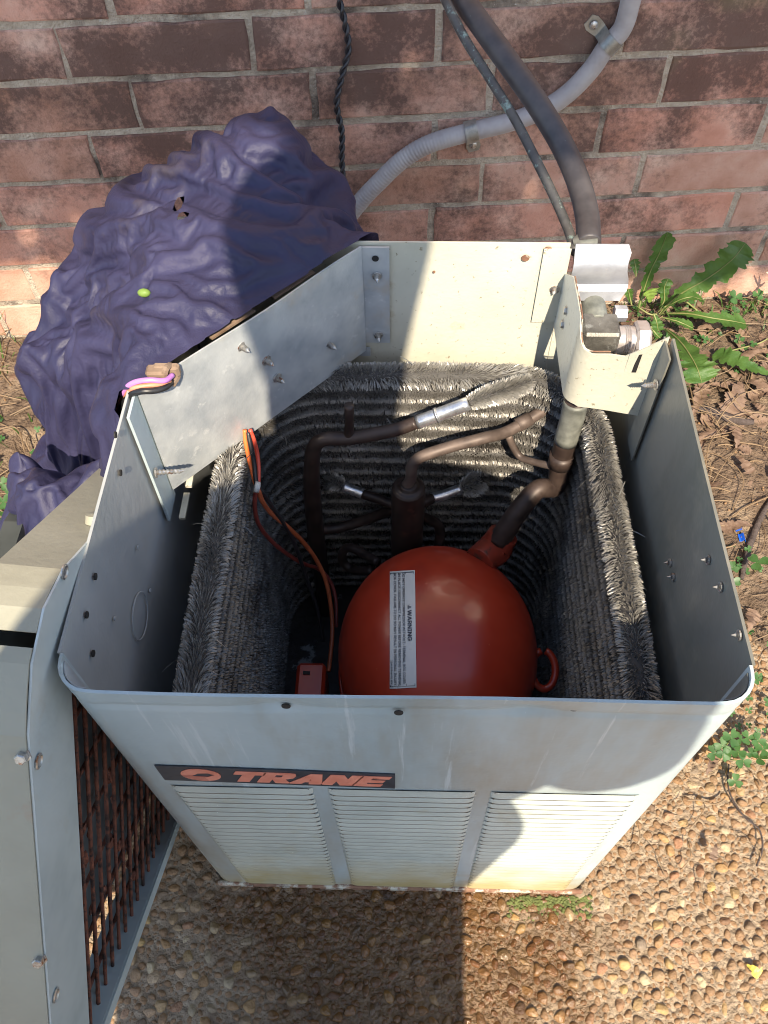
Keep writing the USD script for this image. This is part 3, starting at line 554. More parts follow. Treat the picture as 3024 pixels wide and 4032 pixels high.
# coil: stacked tubes wrapped in aluminium spines
def coil_path(inset=0.0):
    x0, x1, y1, r = .055+inset, .427-inset, .421-inset, .085
    P = [np.stack([np.full(40, x0), np.linspace(.018, y1-r, 40)], 1), corner(x0+r, y1-r, math.pi, .5*math.pi, r, 18), np.stack([np.linspace(x0+r+.005, x1-r-.005, 32), np.full(32, y1)], 1), corner(x1-r, y1-r, .5*math.pi, 0, r, 18), np.stack([np.full(40, x1), np.linspace(y1-r, .018, 40)], 1)]
    return np.vstack(P)
CPATH = coil_path(); seg = np.linalg.norm(np.diff(CPATH, axis=0), axis=1); CS = np.concatenate([[0], np.cumsum(seg)]); CL = CS[-1]
def cpos(s):
    x = np.interp(s, CS, CPATH[:, 0]); y = np.interp(s, CS, CPATH[:, 1]); e = .002
    tx = np.interp(s+e, CS, CPATH[:, 0])-np.interp(s-e, CS, CPATH[:, 0]); ty = np.interp(s+e, CS, CPATH[:, 1])-np.interp(s-e, CS, CPATH[:, 1]); l = np.hypot(tx, ty)+1e-9
    return np.stack([x, y], 1), np.stack([tx/l, ty/l], 1)
NROW, PITCH_C, ZTOP = 21, .0212, .4665
def spines(c, t3, rn, up, ln, rw, wd, lean, r0=.005, twist=False):
    """Blades: c axis points, rn inward and up unit vectors give the ring plane."""
    n = len(c); base = c+rn*r0; side = t3
    _tw = np.random.default_rng(n).uniform(-1, 1, n)[:, None]*(.9 if twist else .25); side = t3*np.cos(_tw)+np.cross(rn, t3)*np.sin(_tw)
    tip = c+rn*(r0+ln[:, None])+t3*(lean*ln)[:, None]+np.array([0, 0, -1.])*(rw*ln)[:, None]
    mid = (base+tip)/2+np.array([0, 0, 1.])*(.12*ln)[:, None]; w = side*wd[:, None]
    V = np.stack([base-w, base+w, mid+w*.9, mid-w*.9, tip+w*.45, tip-w*.45], 1).reshape(-1, 3); i = (np.arange(n)*6)[:, None]
    return V, np.vstack([i+[0, 1, 2], i+[0, 2, 3], i+[3, 2, 4], i+[3, 4, 5]])
coil_note = None
for k in range(NROW):
    rs = np.random.default_rng(90+k); z0 = ZTOP-k*PITCH_C
    s = np.linspace(0, CL, 130); pc, tc = cpos(s); zz_ = z0+.002*np.sin(s*9+k*1.7)+(.004*np.sin(s*14) if k == 0 else 0)
    ft = part(ac, 'fin_tube', tube(np.c_[pc, zz_], .0098, 8, 0), tubecore, smooth=True)
    n = 15000 if k == 0 else (11500 if k < 3 else 8200)
    s = rs.uniform(0, CL, n); pc, tc = cpos(s); c = np.c_[pc, z0+.002*np.sin(s*9+k*1.7)+(.004*np.sin(s*14) if k == 0 else 0)]; t3 = np.c_[tc, np.zeros(n)]; inn_ = np.c_[tc[:, 1], -tc[:, 0], np.zeros(n)]
    if k == 0: ph = rs.uniform(-.5, math.pi+.3, n)
    elif k == 1: ph = rs.uniform(-.9, math.pi*.75, n)
    else: ph = rs.uniform(-1.05, 1.15, n)
    up3 = np.array([0, 0, 1.0]); rn = inn_*np.cos(ph)[:, None]+up3*np.sin(ph)[:, None]
    swirl = np.sin(s*23+1.3*np.sin(s*9+k))*.5+.5*np.sin(s*61+k*2)
    lean = (.55+.75*swirl+rs.normal(0, .22, n)) if k == 0 else (.35*swirl*(.7 if k < 3 else .35)+.25+rs.normal(0, .10 if k > 2 else .2, n))
    ln = rs.uniform(.0046, .0064, n)*(1.25 if k == 0 else 1.0); wd = rs.uniform(.0004, .0007, n)
    stray = rs.random(n) < .004; lean = np.where(stray, rs.uniform(-2, 2, n), lean); rn = rn+np.where(stray, 1, 0)[:, None]*rs.normal(0, .5, (n, 3))
    V, F = spines(c, t3, rn, up3, ln, np.where(ph < .6, .25, .05), wd, lean, .0082, k == 0)
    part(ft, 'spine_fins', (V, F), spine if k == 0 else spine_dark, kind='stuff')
def spiny(parent, P, r, n, seed, L=.011):
    """A loose end of coil tube with its spines."""
    rs = np.random.default_rng(seed); Q = spline(P, 12); cs = np.concatenate([[0], np.cumsum(np.linalg.norm(np.diff(Q, axis=0), axis=1))]); s = rs.uniform(0, cs[-1], n)
    c = np.stack([np.interp(s, cs, Q[:, i]) for i in range(3)], 1); t = np.stack([np.interp(s+.003, cs, Q[:, i])-np.interp(s-.003, cs, Q[:, i]) for i in range(3)], 1); t /= np.linalg.norm(t, axis=1, keepdims=True)+1e-9
    a = np.cross(t, [0, 0, 1.]); a /= np.linalg.norm(a, axis=1, keepdims=True)+1e-9; b = np.cross(a, t); ph = rs.uniform(0, 2*np.pi, n); rn = a*np.cos(ph)[:, None]+b*np.sin(ph)[:, None]
    ft = part(parent, 'fin_tube', tube(Q, r*.8, 8, 0), tubecore, smooth=True)
    V, F = spines(c, t, rn, None, rs.uniform(.8, 1.15, n)*L*(.45+.55*np.sin(np.pi*np.clip(s/cs[-1], 0, 1))**.6), np.full(n, .05), rs.uniform(.0004, .0006, n), .45+rs.normal(0, .2, n), r*.6)
    part(ft, 'spine_fins', (V, F), spine, kind='stuff')

# compressor
CC, CRX, CRY, CZ, CH, CE = np.array([.269, .197]), .111, .127, .258, .090, 2.217
def comp_pt(th, v):  # v 0..1 dome, <0 side
    a = np.clip(v, 0, 1)*math.pi/2; rr = np.cos(a)**(2/CE); z = np.where(v >= 0, CZ+CH*np.sin(a)**(2/CE), CZ+v*.21)
    return np.stack([CC[0]+CRX*rr*np.cos(th), CC[1]+CRY*rr*np.sin(th), z], -1)
tv, vv = np.meshgrid(np.linspace(0, 2*np.pi, 97), np.concatenate([np.linspace(-1, -.05, 10), np.linspace(0, .9999, 40)]), indexing='ij')
CP = comp_pt(tv, vv)
dn = 0.0007*np.exp(-(np.hypot((CP[..., 0]-.283)*.7, CP[..., 1]-.232)/.007)**2)+.0005*np.exp(-(np.hypot(CP[..., 0]-.300, CP[..., 1]-.205)/.007)**2)
CP[..., 2] -= dn*(vv > 0)
cz = part(ac, 'compressor', grid_mesh(CP), red_paint, smooth=True, label='glossy red domed compressor')
part(cz, 'side_weld', tube([(CC[0]+CRX*1.003*math.cos(t), CC[1]+CRY*1.003*math.sin(t), .215) for t in np.linspace(0, 2*math.pi, 60)], .0022, 6, 0), red_paint, smooth=True)
lp = np.array([CC[0]+CRX*1.0, CC[1]-.02, .262]); part(cz, 'lifting_lug', tube([lp+np.array([.006+.013*math.sin(t)*1.0, .019*math.cos(t), .014*math.cos(t)*.6]) for t in np.linspace(.2, 2*math.pi-.2, 22)], .0042, 8, 0), red_paint, smooth=True)
tb = on_z(1215, 2690, .20); part(cz, 'terminal_box', rbox(tb+np.array([.004, -.012, -.01]), (.034, .06, .06), .004), red_paint, smooth=30)
for q in ((1207, 2650),): part(cz, 'terminal_slot', box(on_z(*q, .2205), (.008, .004, .002)), hole)
def on_comp(px, py):
    d = ray(px, py); lo, hi = .55, 1.15; g = lambda t: (lambda p: (abs((p[0]-CC[0])/CRX)**2+abs((p[1]-CC[1])/CRY)**2)**(CE/2)+abs(max(p[2]-CZ, 0)/CH)**CE-1)(CAM+d*t)
    ts = np.linspace(lo, hi, 240); vals = [g(t) for t in ts]
    for a, b, va, vb_ in zip(ts, ts[1:], vals, vals[1:]):
        if va > 0 >= vb_:
            for _ in range(30):
                m = (a+b)/2
                if g(m) > 0: a = m
                else: b = m
            return CAM+d*b
    return CAM+d*ts[int(np.argmin(vals))]
def comp_n(p): q = np.array([2*(p[0]-CC[0])/CRX**2, 2*(p[1]-CC[1])/CRY**2, 2*max(p[2]-CZ, 0)/CH**2]); return q/np.linalg.norm(q)
LQ = np.array([(1536, 2252), (1634, 2246), (1640, 2707), (1536, 2712)], float)   # TL TR BR BL of the sticker
ga, gb = np.linspace(0, 1, 9), np.linspace(0, 1, 25)
LG = np.array([[(lambda p: p+comp_n(p)*.0007)(on_comp(*((LQ[0]*(1-a)+LQ[1]*a)*(1-b)+(LQ[3]*(1-a)+LQ[2]*a)*b))) for b in gb] for a in ga])
def lab_pt(a, b, lift):
    fa, fb = np.clip(a*8, 0, 7.999), np.clip(b*24, 0, 23.999); i, j = fa.astype(int), fb.astype(int); u, v = (fa-i)[:, None], (fb-j)[:, None]
    p = LG[i, j]*(1-u)*(1-v)+LG[i+1, j]*u*(1-v)+LG[i, j+1]*(1-u)*v+LG[i+1, j+1]*u*v
    return p+np.array([comp_n(q) for q in p])*lift[:, None]
sticker = part(cz, 'warning_sticker', shell(LG[::-1], .0004), label_white, smooth=True, label='white warning sticker')
def sticker_shape(m, scale_u, u0, v0, lift=.0005):  # text local x runs down the sticker (b), local y toward increasing a
    v = m.vertices; Q = lab_pt(u0+v[:, 1], v0+v[:, 0], lift+np.clip(v[:, 2], 0, .0003)); return trimesh.Trimesh(Q, m.faces[:, ::-1] if False else m.faces, process=False)
LW, LLn = .118, .6  # aspect handling below
def text_line(t, b0, b1, a_base, hgt, bold=True):
    m = meshkit.text_mesh(t, 1.0, .3, bold); x0, x1 = m.vertices[:, 0].min(), m.vertices[:, 0].max(); m.vertices[:, 0] = b0+(m.vertices[:, 0]-x0)*(b1-b0)/(x1-x0); m.vertices[:, 1] = a_base+m.vertices[:, 1]*hgt; m.vertices[:, 2] *= .0008
    part(sticker, 'printed_line', sticker_shape(m, 1, 0, 0), ink)
text_line('WARNING', .34, .60, .70, .15)
tri = Polygon([(.30, .71), (.33, .71), (.315, .85)]).difference(Polygon([(.3065, .735), (.3235, .735), (.315, .815)])); m_ = flat_poly(tri, .0003); part(sticker, 'warning_triangle', sticker_shape(m_, 1, 0, 0), ink)
text_line('DO NOT OPERATE COMPRESSOR WITHOUT-TERMINAL BOX COVER', .02, .96, .505, .095, False)
text_line('IN PLACE. DISCONNECT ALL POWER BEFORE REMOVING TERMINAL', .02, .98, .335, .095, False)
text_line('BOX COVER. FAILURE TO DO SO MAY RESULT IN PERSONAL INJURY.', .02, .98, .165, .095, False)
text_line('21A130946P02 REV. 0', .76, .985, .045, .06, False)
part(sticker, 'printed_rule', sticker_shape(flat_poly(union_all([bx(.02, .625, .98, .637), bx(.02, .02, .985, .035).union(bx(.02, .945, .985, .96)).union(bx(.018, .02, .021, .96)).union(bx(.982, .02, .985, .96))]).segmentize(.04), .0003), 1, 0, 0), ink)

# pipes inside
Z3 = lambda x, y, Y: on_y(1000+x/1.843, 1400+y/1.843, Y)
Z8 = lambda x, y, Y: on_y(1700+x/1.659, 1450+y/1.659, Y)
pA = [Z3(500, 1659, .37)+np.array([0, 0, -.12]), Z3(500, 1659, .37), Z3(450, 1300, .367), Z3(422, 1000, .365), Z3(420, 780, .362), Z3(440, 660, .36), Z3(520, 605, .36), Z3(700, 598, .362), Z3(1000, 545, .365), Z3(1185, 485, .367)]
dp = part(ac, 'discharge_pipe', tube(pA, [.0108, .0108, .0108, .0105, .0090, .0082, .0078, .0078, .0074, .0070], 14, 8), cop_dark, smooth=True)
part(dp, 'aluminium_sleeve', tube([Z3(1185, 485, .367), Z3(1330, 432, .369), Z3(1560, 345, .372)], .0074, 14, 6), alu_tube, smooth=True)
part(dp, 'sleeve_ring', tube([Z3(1318, 437, .3687), Z3(1338, 429, .3692)], .0084, 14, 1), alu_tube, smooth=True)
part(dp, 'access_stub', tube([Z3(685, 590, .362), Z3(692, 480, .364), Z3(690, 360, .366)], [.0058, .0048, .0052], 10, 6), cop_dark, smooth=True)
spiny(dp, [Z3(1560, 345, .372), Z3(1700, 290, .378), Z3(1860, 240, .388), Z3(2000, 190, .398)], .0062, 2600, 5, .0088)
pB = [Z3(1110, 940, .352), Z3(1138, 890, .352), Z3(1145, 810, .352), Z3(1180, 755, .353), Z3(1260, 715, .355), Z3(1450, 655, .362), Z3(1659, 600, .367), Z8(500, 410, .385), Z8(740, 270, .408), Z8(850, 205, .420), Z8(960, 150, .428)]
mf = part(ac, 'suction_pipe', tube(pB, .0065, 14, 8), cop_mid, smooth=True)
part(mf, 'coupling', tube([Z8(560, 375, .391), Z8(640, 328, .399)], .0080, 14, 2), cop_mid, smooth=True)
m0, m1 = Z3(1122, 960, .352), Z3(1105, 1470, .352)
part(mf, 'muffler', tube([m0+(m0-m1)*.05, m0+(m0-m1)*.02, m0, m0*.9+m1*.1, m0*.15+m1*.85, m1], [.009, .0125, .0180, .0195, .0195, .0185], 20, 4), cop_dark, smooth=True)
pC = [Z8(945, 200, .364), Z8(920, 320, .362), Z8(877, 470, .357), Z8(845, 600, .353), Z8(825, 720, .350), Z8(800, 775, .347), Z8(755, 782, .343), Z8(690, 792, .338), Z8(600, 890, .328), Z8(520, 1000, .318), Z8(440, 1130, .308)]
sp = part(ac, 'suction_line', tube(pC, [.0118, .0118, .0118, .0112, .0112, .0112, .0108, .0108, .0115, .012, .013], 16, 8), cop_dark, smooth=True)
part(sp, 'upper_sleeve', tube([Z8(944, 210, .3638), Z8(917, 330, .3617), Z8(874, 480, .3567)], .0124, 16, 5), cop_green, smooth=True)
part(sp, 'coupling', tube([Z8(852, 560, .3543), Z8(838, 630, .3521)], .0134, 16, 2), cop_dark, smooth=True)
part(sp, 'inlet_fitting', tube([Z8(470, 1080, .316), Z8(410, 1180, .306), Z8(340, 1230, .292), Z8(310, 1260, .285)], [.017, .020, .0175, .0175], 18, 5), red_dark, smooth=True)
part(ac, 'capillary_tube', tube([Z8(500, 440, .388), Z8(535, 520, .384), Z8(580, 580, .378), Z8(660, 610, .368), Z8(790, 640, .352)], .0042, 8, 6), cop_mid, smooth=True)
xp = part(ac, 'distributor_pipe', tube([Z3(790, 1005, .392), Z3(900, 1040, .385), Z3(1040, 1085, .375), Z3(1210, 1072, .375), Z3(1295, 1035, .384)], .0062, 12, 6), cop_dark, smooth=True)
part(xp, 'aluminium_sleeve', tube([Z3(640, 950, .397), Z3(720, 980, .395), Z3(800, 1008, .392)], .0066, 12, 4), alu_tube, smooth=True)
part(xp, 'aluminium_sleeve', tube([Z3(1288, 1038, .384), Z3(1400, 1005, .389), Z3(1510, 965, .394)], .0066, 12, 4), alu_tube, smooth=True)
spiny(xp, [Z3(640, 950, .397), Z3(590, 920, .40), Z3(520, 930, .402)], .006, 500, 8, .009)
spiny(xp, [Z3(1500, 968, .394), Z3(1580, 940, .397), Z3(1659, 900, .40)], .007, 700, 9, .012)
part(ac, 'lower_pipe', tube([Z3(470, 1265, .372), Z3(600, 1255, .378), Z3(740, 1215, .382), Z3(880, 1165, .382), Z3(1050, 1105, .378)], .0066, 12, 6), cop_dark, smooth=True)
part(ac, 'return_pipe', tube([Z3(1195, 1160, .372), Z3(1270, 1190, .374), Z3(1335, 1230, .374), Z3(1350, 1300, .37), Z3(1335, 1400, .36)], .0064, 12, 6), cop_dark, smooth=True)
part(ac, 'process_tube', tube([Z3(900, 1500, .33), Z3(800, 1440, .345), Z3(700, 1395, .355), Z3(645, 1420, .355), Z3(650, 1500, .35), Z3(720, 1555, .342), Z3(860, 1560, .33)], .0058, 10, 6), cop_dark, smooth=True)

# wiring inside
z1 = lambda x, y, Z: on_z(400+x/2.37, 1300+y/2.37, Z)
z2 = lambda x, y, Z: on_z(600+x/1.843, 1900+y/1.843, Z)
part(ac, 'wire', tube([z1(1335, 930, .49), z1(1345, 1050, .478), z1(1375, 1200, .462), z1(1425, 1400, .445), z1(1455, 1480, .44)], .0022, 8, 6), wire_orange, smooth=True)
part(ac, 'wire', tube([z1(1385, 930, .49), z1(1420, 1020, .478), z1(1452, 1150, .462), z1(1465, 1300, .45), z1(1460, 1480, .44)], .0022, 8, 6), wire_red, smooth=True)
part(ac, 'wire', tube([z1(1365, 950, .488), z1(1395, 1100, .475), z1(1425, 1250, .46), z1(1450, 1480, .441), z2(800, 80, .425), z2(900, 220, .39), z2(1000, 380, .35), z2(1060, 520, .31), z2(1120, 700, .27), z2(1190, 900, .23), z2(1240, 1150, .19)], .0024, 8, 6), wire_black, smooth=True)
part(ac, 'wire', tube([z2(752, 60, .44), z2(742, 170, .42), z2(770, 300, .39), z2(860, 420, .35), z2(980, 520, .31), z2(1100, 590, .28), z2(1210, 630, .25), z2(1290, 720, .23), z2(1330, 850, .215), z2(1335, 1050, .20)], .0024, 8, 6), wire_dark, smooth=True)
part(ac, 'wire', tube([z2(770, 60, .44), z2(800, 140, .42), z2(870, 230, .39), z2(990, 330, .36), z2(1110, 450, .32), z2(1200, 580, .28), z2(1260, 720, .25), z2(1295, 900, .225), z2(1305, 1100, .21), z2(1280, 1370, .205)], .0026, 8, 6), wire_burnt, smooth=True)
part(ac, 'wire_clip', tube([z1(1425, 1460, .446), z1(1470, 1470, .444)], .0058, 10, 1), clampm, smooth=True)
for a in ((835, 1350, .468), (775, 1640, .455)): part(ac, 'coil_clip', box(z1(a[0], a[1], a[2]), (.006, .03, .003), None), cream)  # added cream blocks standing in for bright slots left of the coil
# power wires over the rim
part(ac, 'power_wire', tube([z1(660, 420, .612), z1(590, 470, .618), z1(450, 465, .622), z1(330, 480, .62), z1(250, 520, .612), z1(190, 600, .60)], .0023, 10, 6), wire_purple, smooth=True)
part(ac, 'power_wire', tube([z1(640, 470, .609), z1(540, 505, .613), z1(430, 515, .615), z1(300, 540, .613), z1(220, 600, .60), z1(170, 680, .585), z1(150, 760, .565)], .0021, 10, 6), wire_faded, smooth=True)
part(ac, 'power_wire', tube([z1(660, 480, .605), z1(590, 535, .609), z1(480, 565, .612), z1(370, 570, .613), z1(280, 600, .608), z1(210, 680, .598), z1(165, 800, .58), z1(130, 960, .555), z1(95, 1150, .525), z1(65, 1400, .49)], .0028, 10, 6), wire_black, smooth=True)
part(ac, 'cable_clamp', cat(rbox(z1(520, 395, .612), (.018, .012, .010), .002), rbox(z1(610, 370, .612), (.022, .008, .012), .002), tube([z1(640, 330, .616), z1(600, 360, .620), z1(590, 400, .616)], .003, 6, 4), tube([z1(690, 370, .606), z1(700, 430, .604), z1(660, 500, .604)], .0035, 8, 4)), cardboard, label='dirty brass cable clamp')

# ================================================================== THE LID, standing on its corner against the unit
LO = np.array([-.045, -.262, .256]); E1 = np.array([-.001, .829, -.559]); E1 /= np.linalg.norm(E1); E2 = np.array([.086, .557, .826]); E2 -= E1*(E1@E2); E2 /= np.linalg.norm(E2); E3 = np.cross(E1, E2); E3 = E3 if E3[0] > 0 else -E3
LU, LV, LS, LDp = .47, .505, .071, .058
lid = thing('fan_guard_lid', 'pale grey square lid with rusty wire guard leaning on the unit', 'lid', (LO+E1*.47).tolist())
def lx(u, v, w=0.0): return LO+E1*u+E2*v+E3*w
def lid_poly(poly, w0, th):
    gs = getattr(poly, 'geoms', [poly]); ms = []
    for g in gs:
        m = trimesh.creation.extrude_polygon(g, th, engine='earcut'); v = m.vertices; ms.append(trimesh.Trimesh(LO+v[:, :1]*E1+v[:, 1:2]*E2+(w0-th+v[:, 2:])*E3, m.faces if np.cross(E1, E2)@E3 > 0 else m.faces[:, ::-1], process=False))
    return cat(*ms)
rim = Polygon([(0, 0), (LU, 0), (LU, LV), (.07, LV), (.035, LV-.012), (.012, LV-.04), (0, LV-.085)])
openg = Polygon([(LS, .018), (LU-.03, .018), (LU-.03, LV-.055), (LS+.03, LV-.055), (LS, LV-.085)])
part(lid, 'face_frame', lid_poly(rim.difference(openg), 0, .0016), lid_paint)
# turned edges of the opening and outside walls
nwp = [(0, v) for v in np.linspace(0, LV-.086, 12)]+[(.003, LV-.07), (.007, LV-.055), (.012, LV-.040), (.018, LV-.032)]
part(lid, 'near_wall', shell(np.array([[lx(u, v, w) for u, v in nwp] for w in (-.0018, -LDp)]), .0016), lid_beige)
twp = [(.024, LV-.024), (.035, LV-.0125), (.05, LV-.006), (.07, LV-.0005)]+[(u, LV-.0005) for u in np.linspace(.09, LU, 10)]
part(lid, 'top_wall', shell(np.array([[lx(u, v, w) for u, v in twp] for w in (-.0018, -.047)]), -.0016), lid_beige)
part(lid, 'far_wall', shell(np.array([[lx(LU, v, w) for v in np.linspace(0, LV, 6)] for w in (-.0018, -.043)]), -.0016), lid_beige)
part(lid, 'bottom_wall', shell(np.array([[lx(u, 0, w) for u in np.linspace(0, LU, 6)] for w in (-.0018, -.043)]), .0016), lid_paint)
part(lid, 'inner_shroud', lid_poly(Polygon([(.02, .012), (LU-.01, .012), (LU-.01, LV-.02), (.06, LV-.02), (.02, LV-.06)]).difference(affinity.scale(Point(.13, .20).buffer(1), .035, .06)).difference(affinity.scale(Point(.30, .30).buffer(1), .05, .03)), -.048, .002), shroud_m)
inner = [shell(np.array([[lx(LS, v, w) for v in np.linspace(.02, LV-.09, 6)] for w in (-.002, -.022)]), .0012), shell(np.array([[lx(u, .018, w) for u in np.linspace(LS, LU-.03, 6)] for w in (-.002, -.022)]), .0012)]
part(lid, 'opening_lip', cat(*inner), lid_paint)
nb_ = 34
for i in range(nb_):
    u = LS+.012+(LU-.045-LS-.012)*i/(nb_-1); v1 = LV-.058
    ww = -.012-.004*(i % 2); pts = [lx(u, .010, ww), lx(u+.001*math.sin(i*3), .15, ww), lx(u-.001*math.cos(i*2), .3, ww), lx(u, v1, ww)]
    part(lid, 'guard_wire', tube(pts, np.random.default_rng(i).uniform(.0015, .0022, 12), 7, 4), rust, smooth=True)
for j, v in enumerate((.05, .11, .17, .23, .29, .35, .41)):
    part(lid, 'cross_wire', tube([lx(LS, v, -.016), lx(.25, v+.004, -.017), lx(LU-.03, v, -.016)], np.random.default_rng(50+j).uniform(.0016, .0024, 14), 7, 5), rust, smooth=True)
rsf = np.random.default_rng(77); fl = []
for i in range(46):
    u, v = rsf.uniform(LS+.01, LU-.04), rsf.uniform(.02, LV-.07); m = trimesh.creation.icosphere(1); m.vertices = m.vertices*np.array([rsf.uniform(.002, .007), rsf.uniform(.003, .012), .0022])*(1+.25*rsf.normal(size=(len(m.vertices), 1))); fl.append(trimesh.Trimesh(lx(u, v, -.015)+m.vertices[:, :1]*E1+m.vertices[:, 1:2]*E2+m.vertices[:, 2:]*E3, m.faces, process=False))
part(lid, 'rust_flakes', cat(*fl), rust, kind='stuff')
def on_lid(px, py, w=0.0):
    d = ray(px, py); return CAM+d*((E3@(LO+E3*w-CAM))/(E3@d))
for a in ((148, 2997), (216, 3918), (250, 2251)): part(lid, 'rivet', lathe([(0, 0), (0, .0052), (.0012, .0056), (.0018, .0044), (.0009, .0034), (.0009, 0)], on_lid(*a, .0002), E3, 16), screwm, smooth=30)
nw = -np.array(E1)
for a in ((92, 2972), (158, 3772)):
    d = ray(*a); q = CAM+d*((nw@(LO-CAM))/(nw@d)); part(lid, 'wall_bolt', hexhead(q, nw, .0042, .006), screwm)
d = ray(366, 2058); q = CAM+d*((E2@(LO+E2*LV-CAM))/(E2@d)); part(lid, 'wall_bolt', lathe([(0, 0), (0, .006), (.007, .0055), (.0075, 0)], q, E2, 14), lid_beige, smooth=30)

gp_ = on_x(70, 2120, -.15); gpoly = Polygon([(0, 0), (.34, 0), (.34, gp_[2]), (.03, gp_[2]), (.008, gp_[2]-.008), (0, gp_[2]-.03)]).buffer(0)
gm_ = trimesh.creation.extrude_polygon(gpoly, .02, engine='earcut'); gv = gm_.vertices
solo('dark_panel', trimesh.Trimesh(np.stack([-.17+gv[:, 2], gp_[1]+.05-gv[:, 0], gv[:, 1]], 1), gm_.faces[:, ::-1], process=False), dark_plastic, 'dark rounded plastic panel standing behind the grey lid at the left edge', 'panel')

# ================================================================== THE TARP
tarp_ctrl = []
def tc(px, py, y): tarp_ctrl.append(on_y(px, py, y)-np.array([0, 0, .020]))
def tz(px, py, z): tarp_ctrl.append(on_z(px, py, z))
for a in ((830, 555, .64), (900, 530, .655), (990, 490, .665), (1100, 545, .655), (1250, 625, .64), (1340, 690, .61), (1400, 790, .58), (1425, 970, .51), (700, 680, .67), (645, 800, .66), (500, 812, .64), (360, 830, .615), (230, 980, .57), (100, 1110, .53), (50, 1330, .46), (15, 1600, .38), (2, 1800, .30), (20, 1900, .25)): tc(*a)
for a in ((1390, 1010, .615), (1280, 1090, .614), (1130, 1180, .616), (1000, 1265, .618), (870, 1340, .616), (745, 1415, .612), (660, 1440, .610), (570, 1500, .590), (500, 1580, .55), (470, 1700, .47), (440, 1850, .38), (410, 2000, .27), (380, 2150, .16), (300, 2300, .03), (180, 2200, .05),
          (1200, 830, .615), (1100, 920, .628), (950, 900, .645), (850, 1000, .640), (700, 950, .610), (600, 1080, .600), (450, 1000, .575), (450, 1200, .560), (300, 1150, .500), (330, 1350, .500), (200, 1350, .43), (250, 1550, .42), (130, 1550, .33), (180, 1750, .28), (90, 1800, .17), (280, 1800, .34), (300, 1950, .24), (200, 1950, .16), (110, 2000, .05), (560, 1300, .57), (700, 1230, .60), (430, 1450, .53), (360, 1600, .45), (900, 1150, .615), (750, 1100, .595)): tz(*a)
tarp_ctrl = np.array(tarp_ctrl)
back = tarp_ctrl[:18]; hidden = []
for p in back:
    v = np.array([p[0]-.0, p[1]-.35]); v = v/np.linalg.norm(v); hidden += [[p[0]+v[0]*.05, p[1]+v[1]*.05, p[2]*.62], [p[0]+v[0]*.10, p[1]+v[1]*.10, p[2]*.2], [p[0]+v[0]*.14, p[1]+v[1]*.14, .0]]
allc = np.vstack([tarp_ctrl, np.array(hidden)])
rbf = RBFInterpolator(allc[:, :2]*np.array([1, 1]), allc[:, 2], kernel='linear', smoothing=.002, neighbors=40)
NX = 400; tx_, ty_ = np.meshgrid(np.linspace(-.56, .20, NX), np.linspace(.13, .86, 380), indexing='ij')
tzv = rbf(np.stack([tx_.ravel(), ty_.ravel()], 1)).reshape(tx_.shape)
from scipy.ndimage import gaussian_filter, distance_transform_edt
tzv = gaussian_filter(tzv, 4.0)
# over the cabinet's rear corner the cloth lies on the rim
sst = lambda v: (lambda t: t*t*(3-2*t))(np.clip(v, 0, 1))
pdist = -((tx_-PL[0])*pn[0]+(ty_-PL[1])*pn[1])
mk = sst((tx_+.06)/.06)*sst((D+.06-ty_)/.05)*sst((ty_-.20)/.05)
tgt = .6135+.016*sst(pdist/.06)
tzv = tzv*(1-mk)+mk*(tgt+.012*np.logaddexp(0, (tzv-tgt)/.012)*sst(pdist/.05+.15))
dsc = 1-mk*(1-.78*sst(pdist/.028)-.18)
TP = np.stack([tx_, ty_, tzv], -1)
du, dv = np.gradient(TP, axis=0), np.gradient(TP, axis=1); TN = np.cross(du, dv); TN /= np.linalg.norm(TN, axis=2, keepdims=True)
z6 = lambda L: np.array([(x/1.659, 700+y/1.659) for x, y in L]); zz1 = lambda L: np.array([(x/1.0972, y/1.0972) for x, y in L])
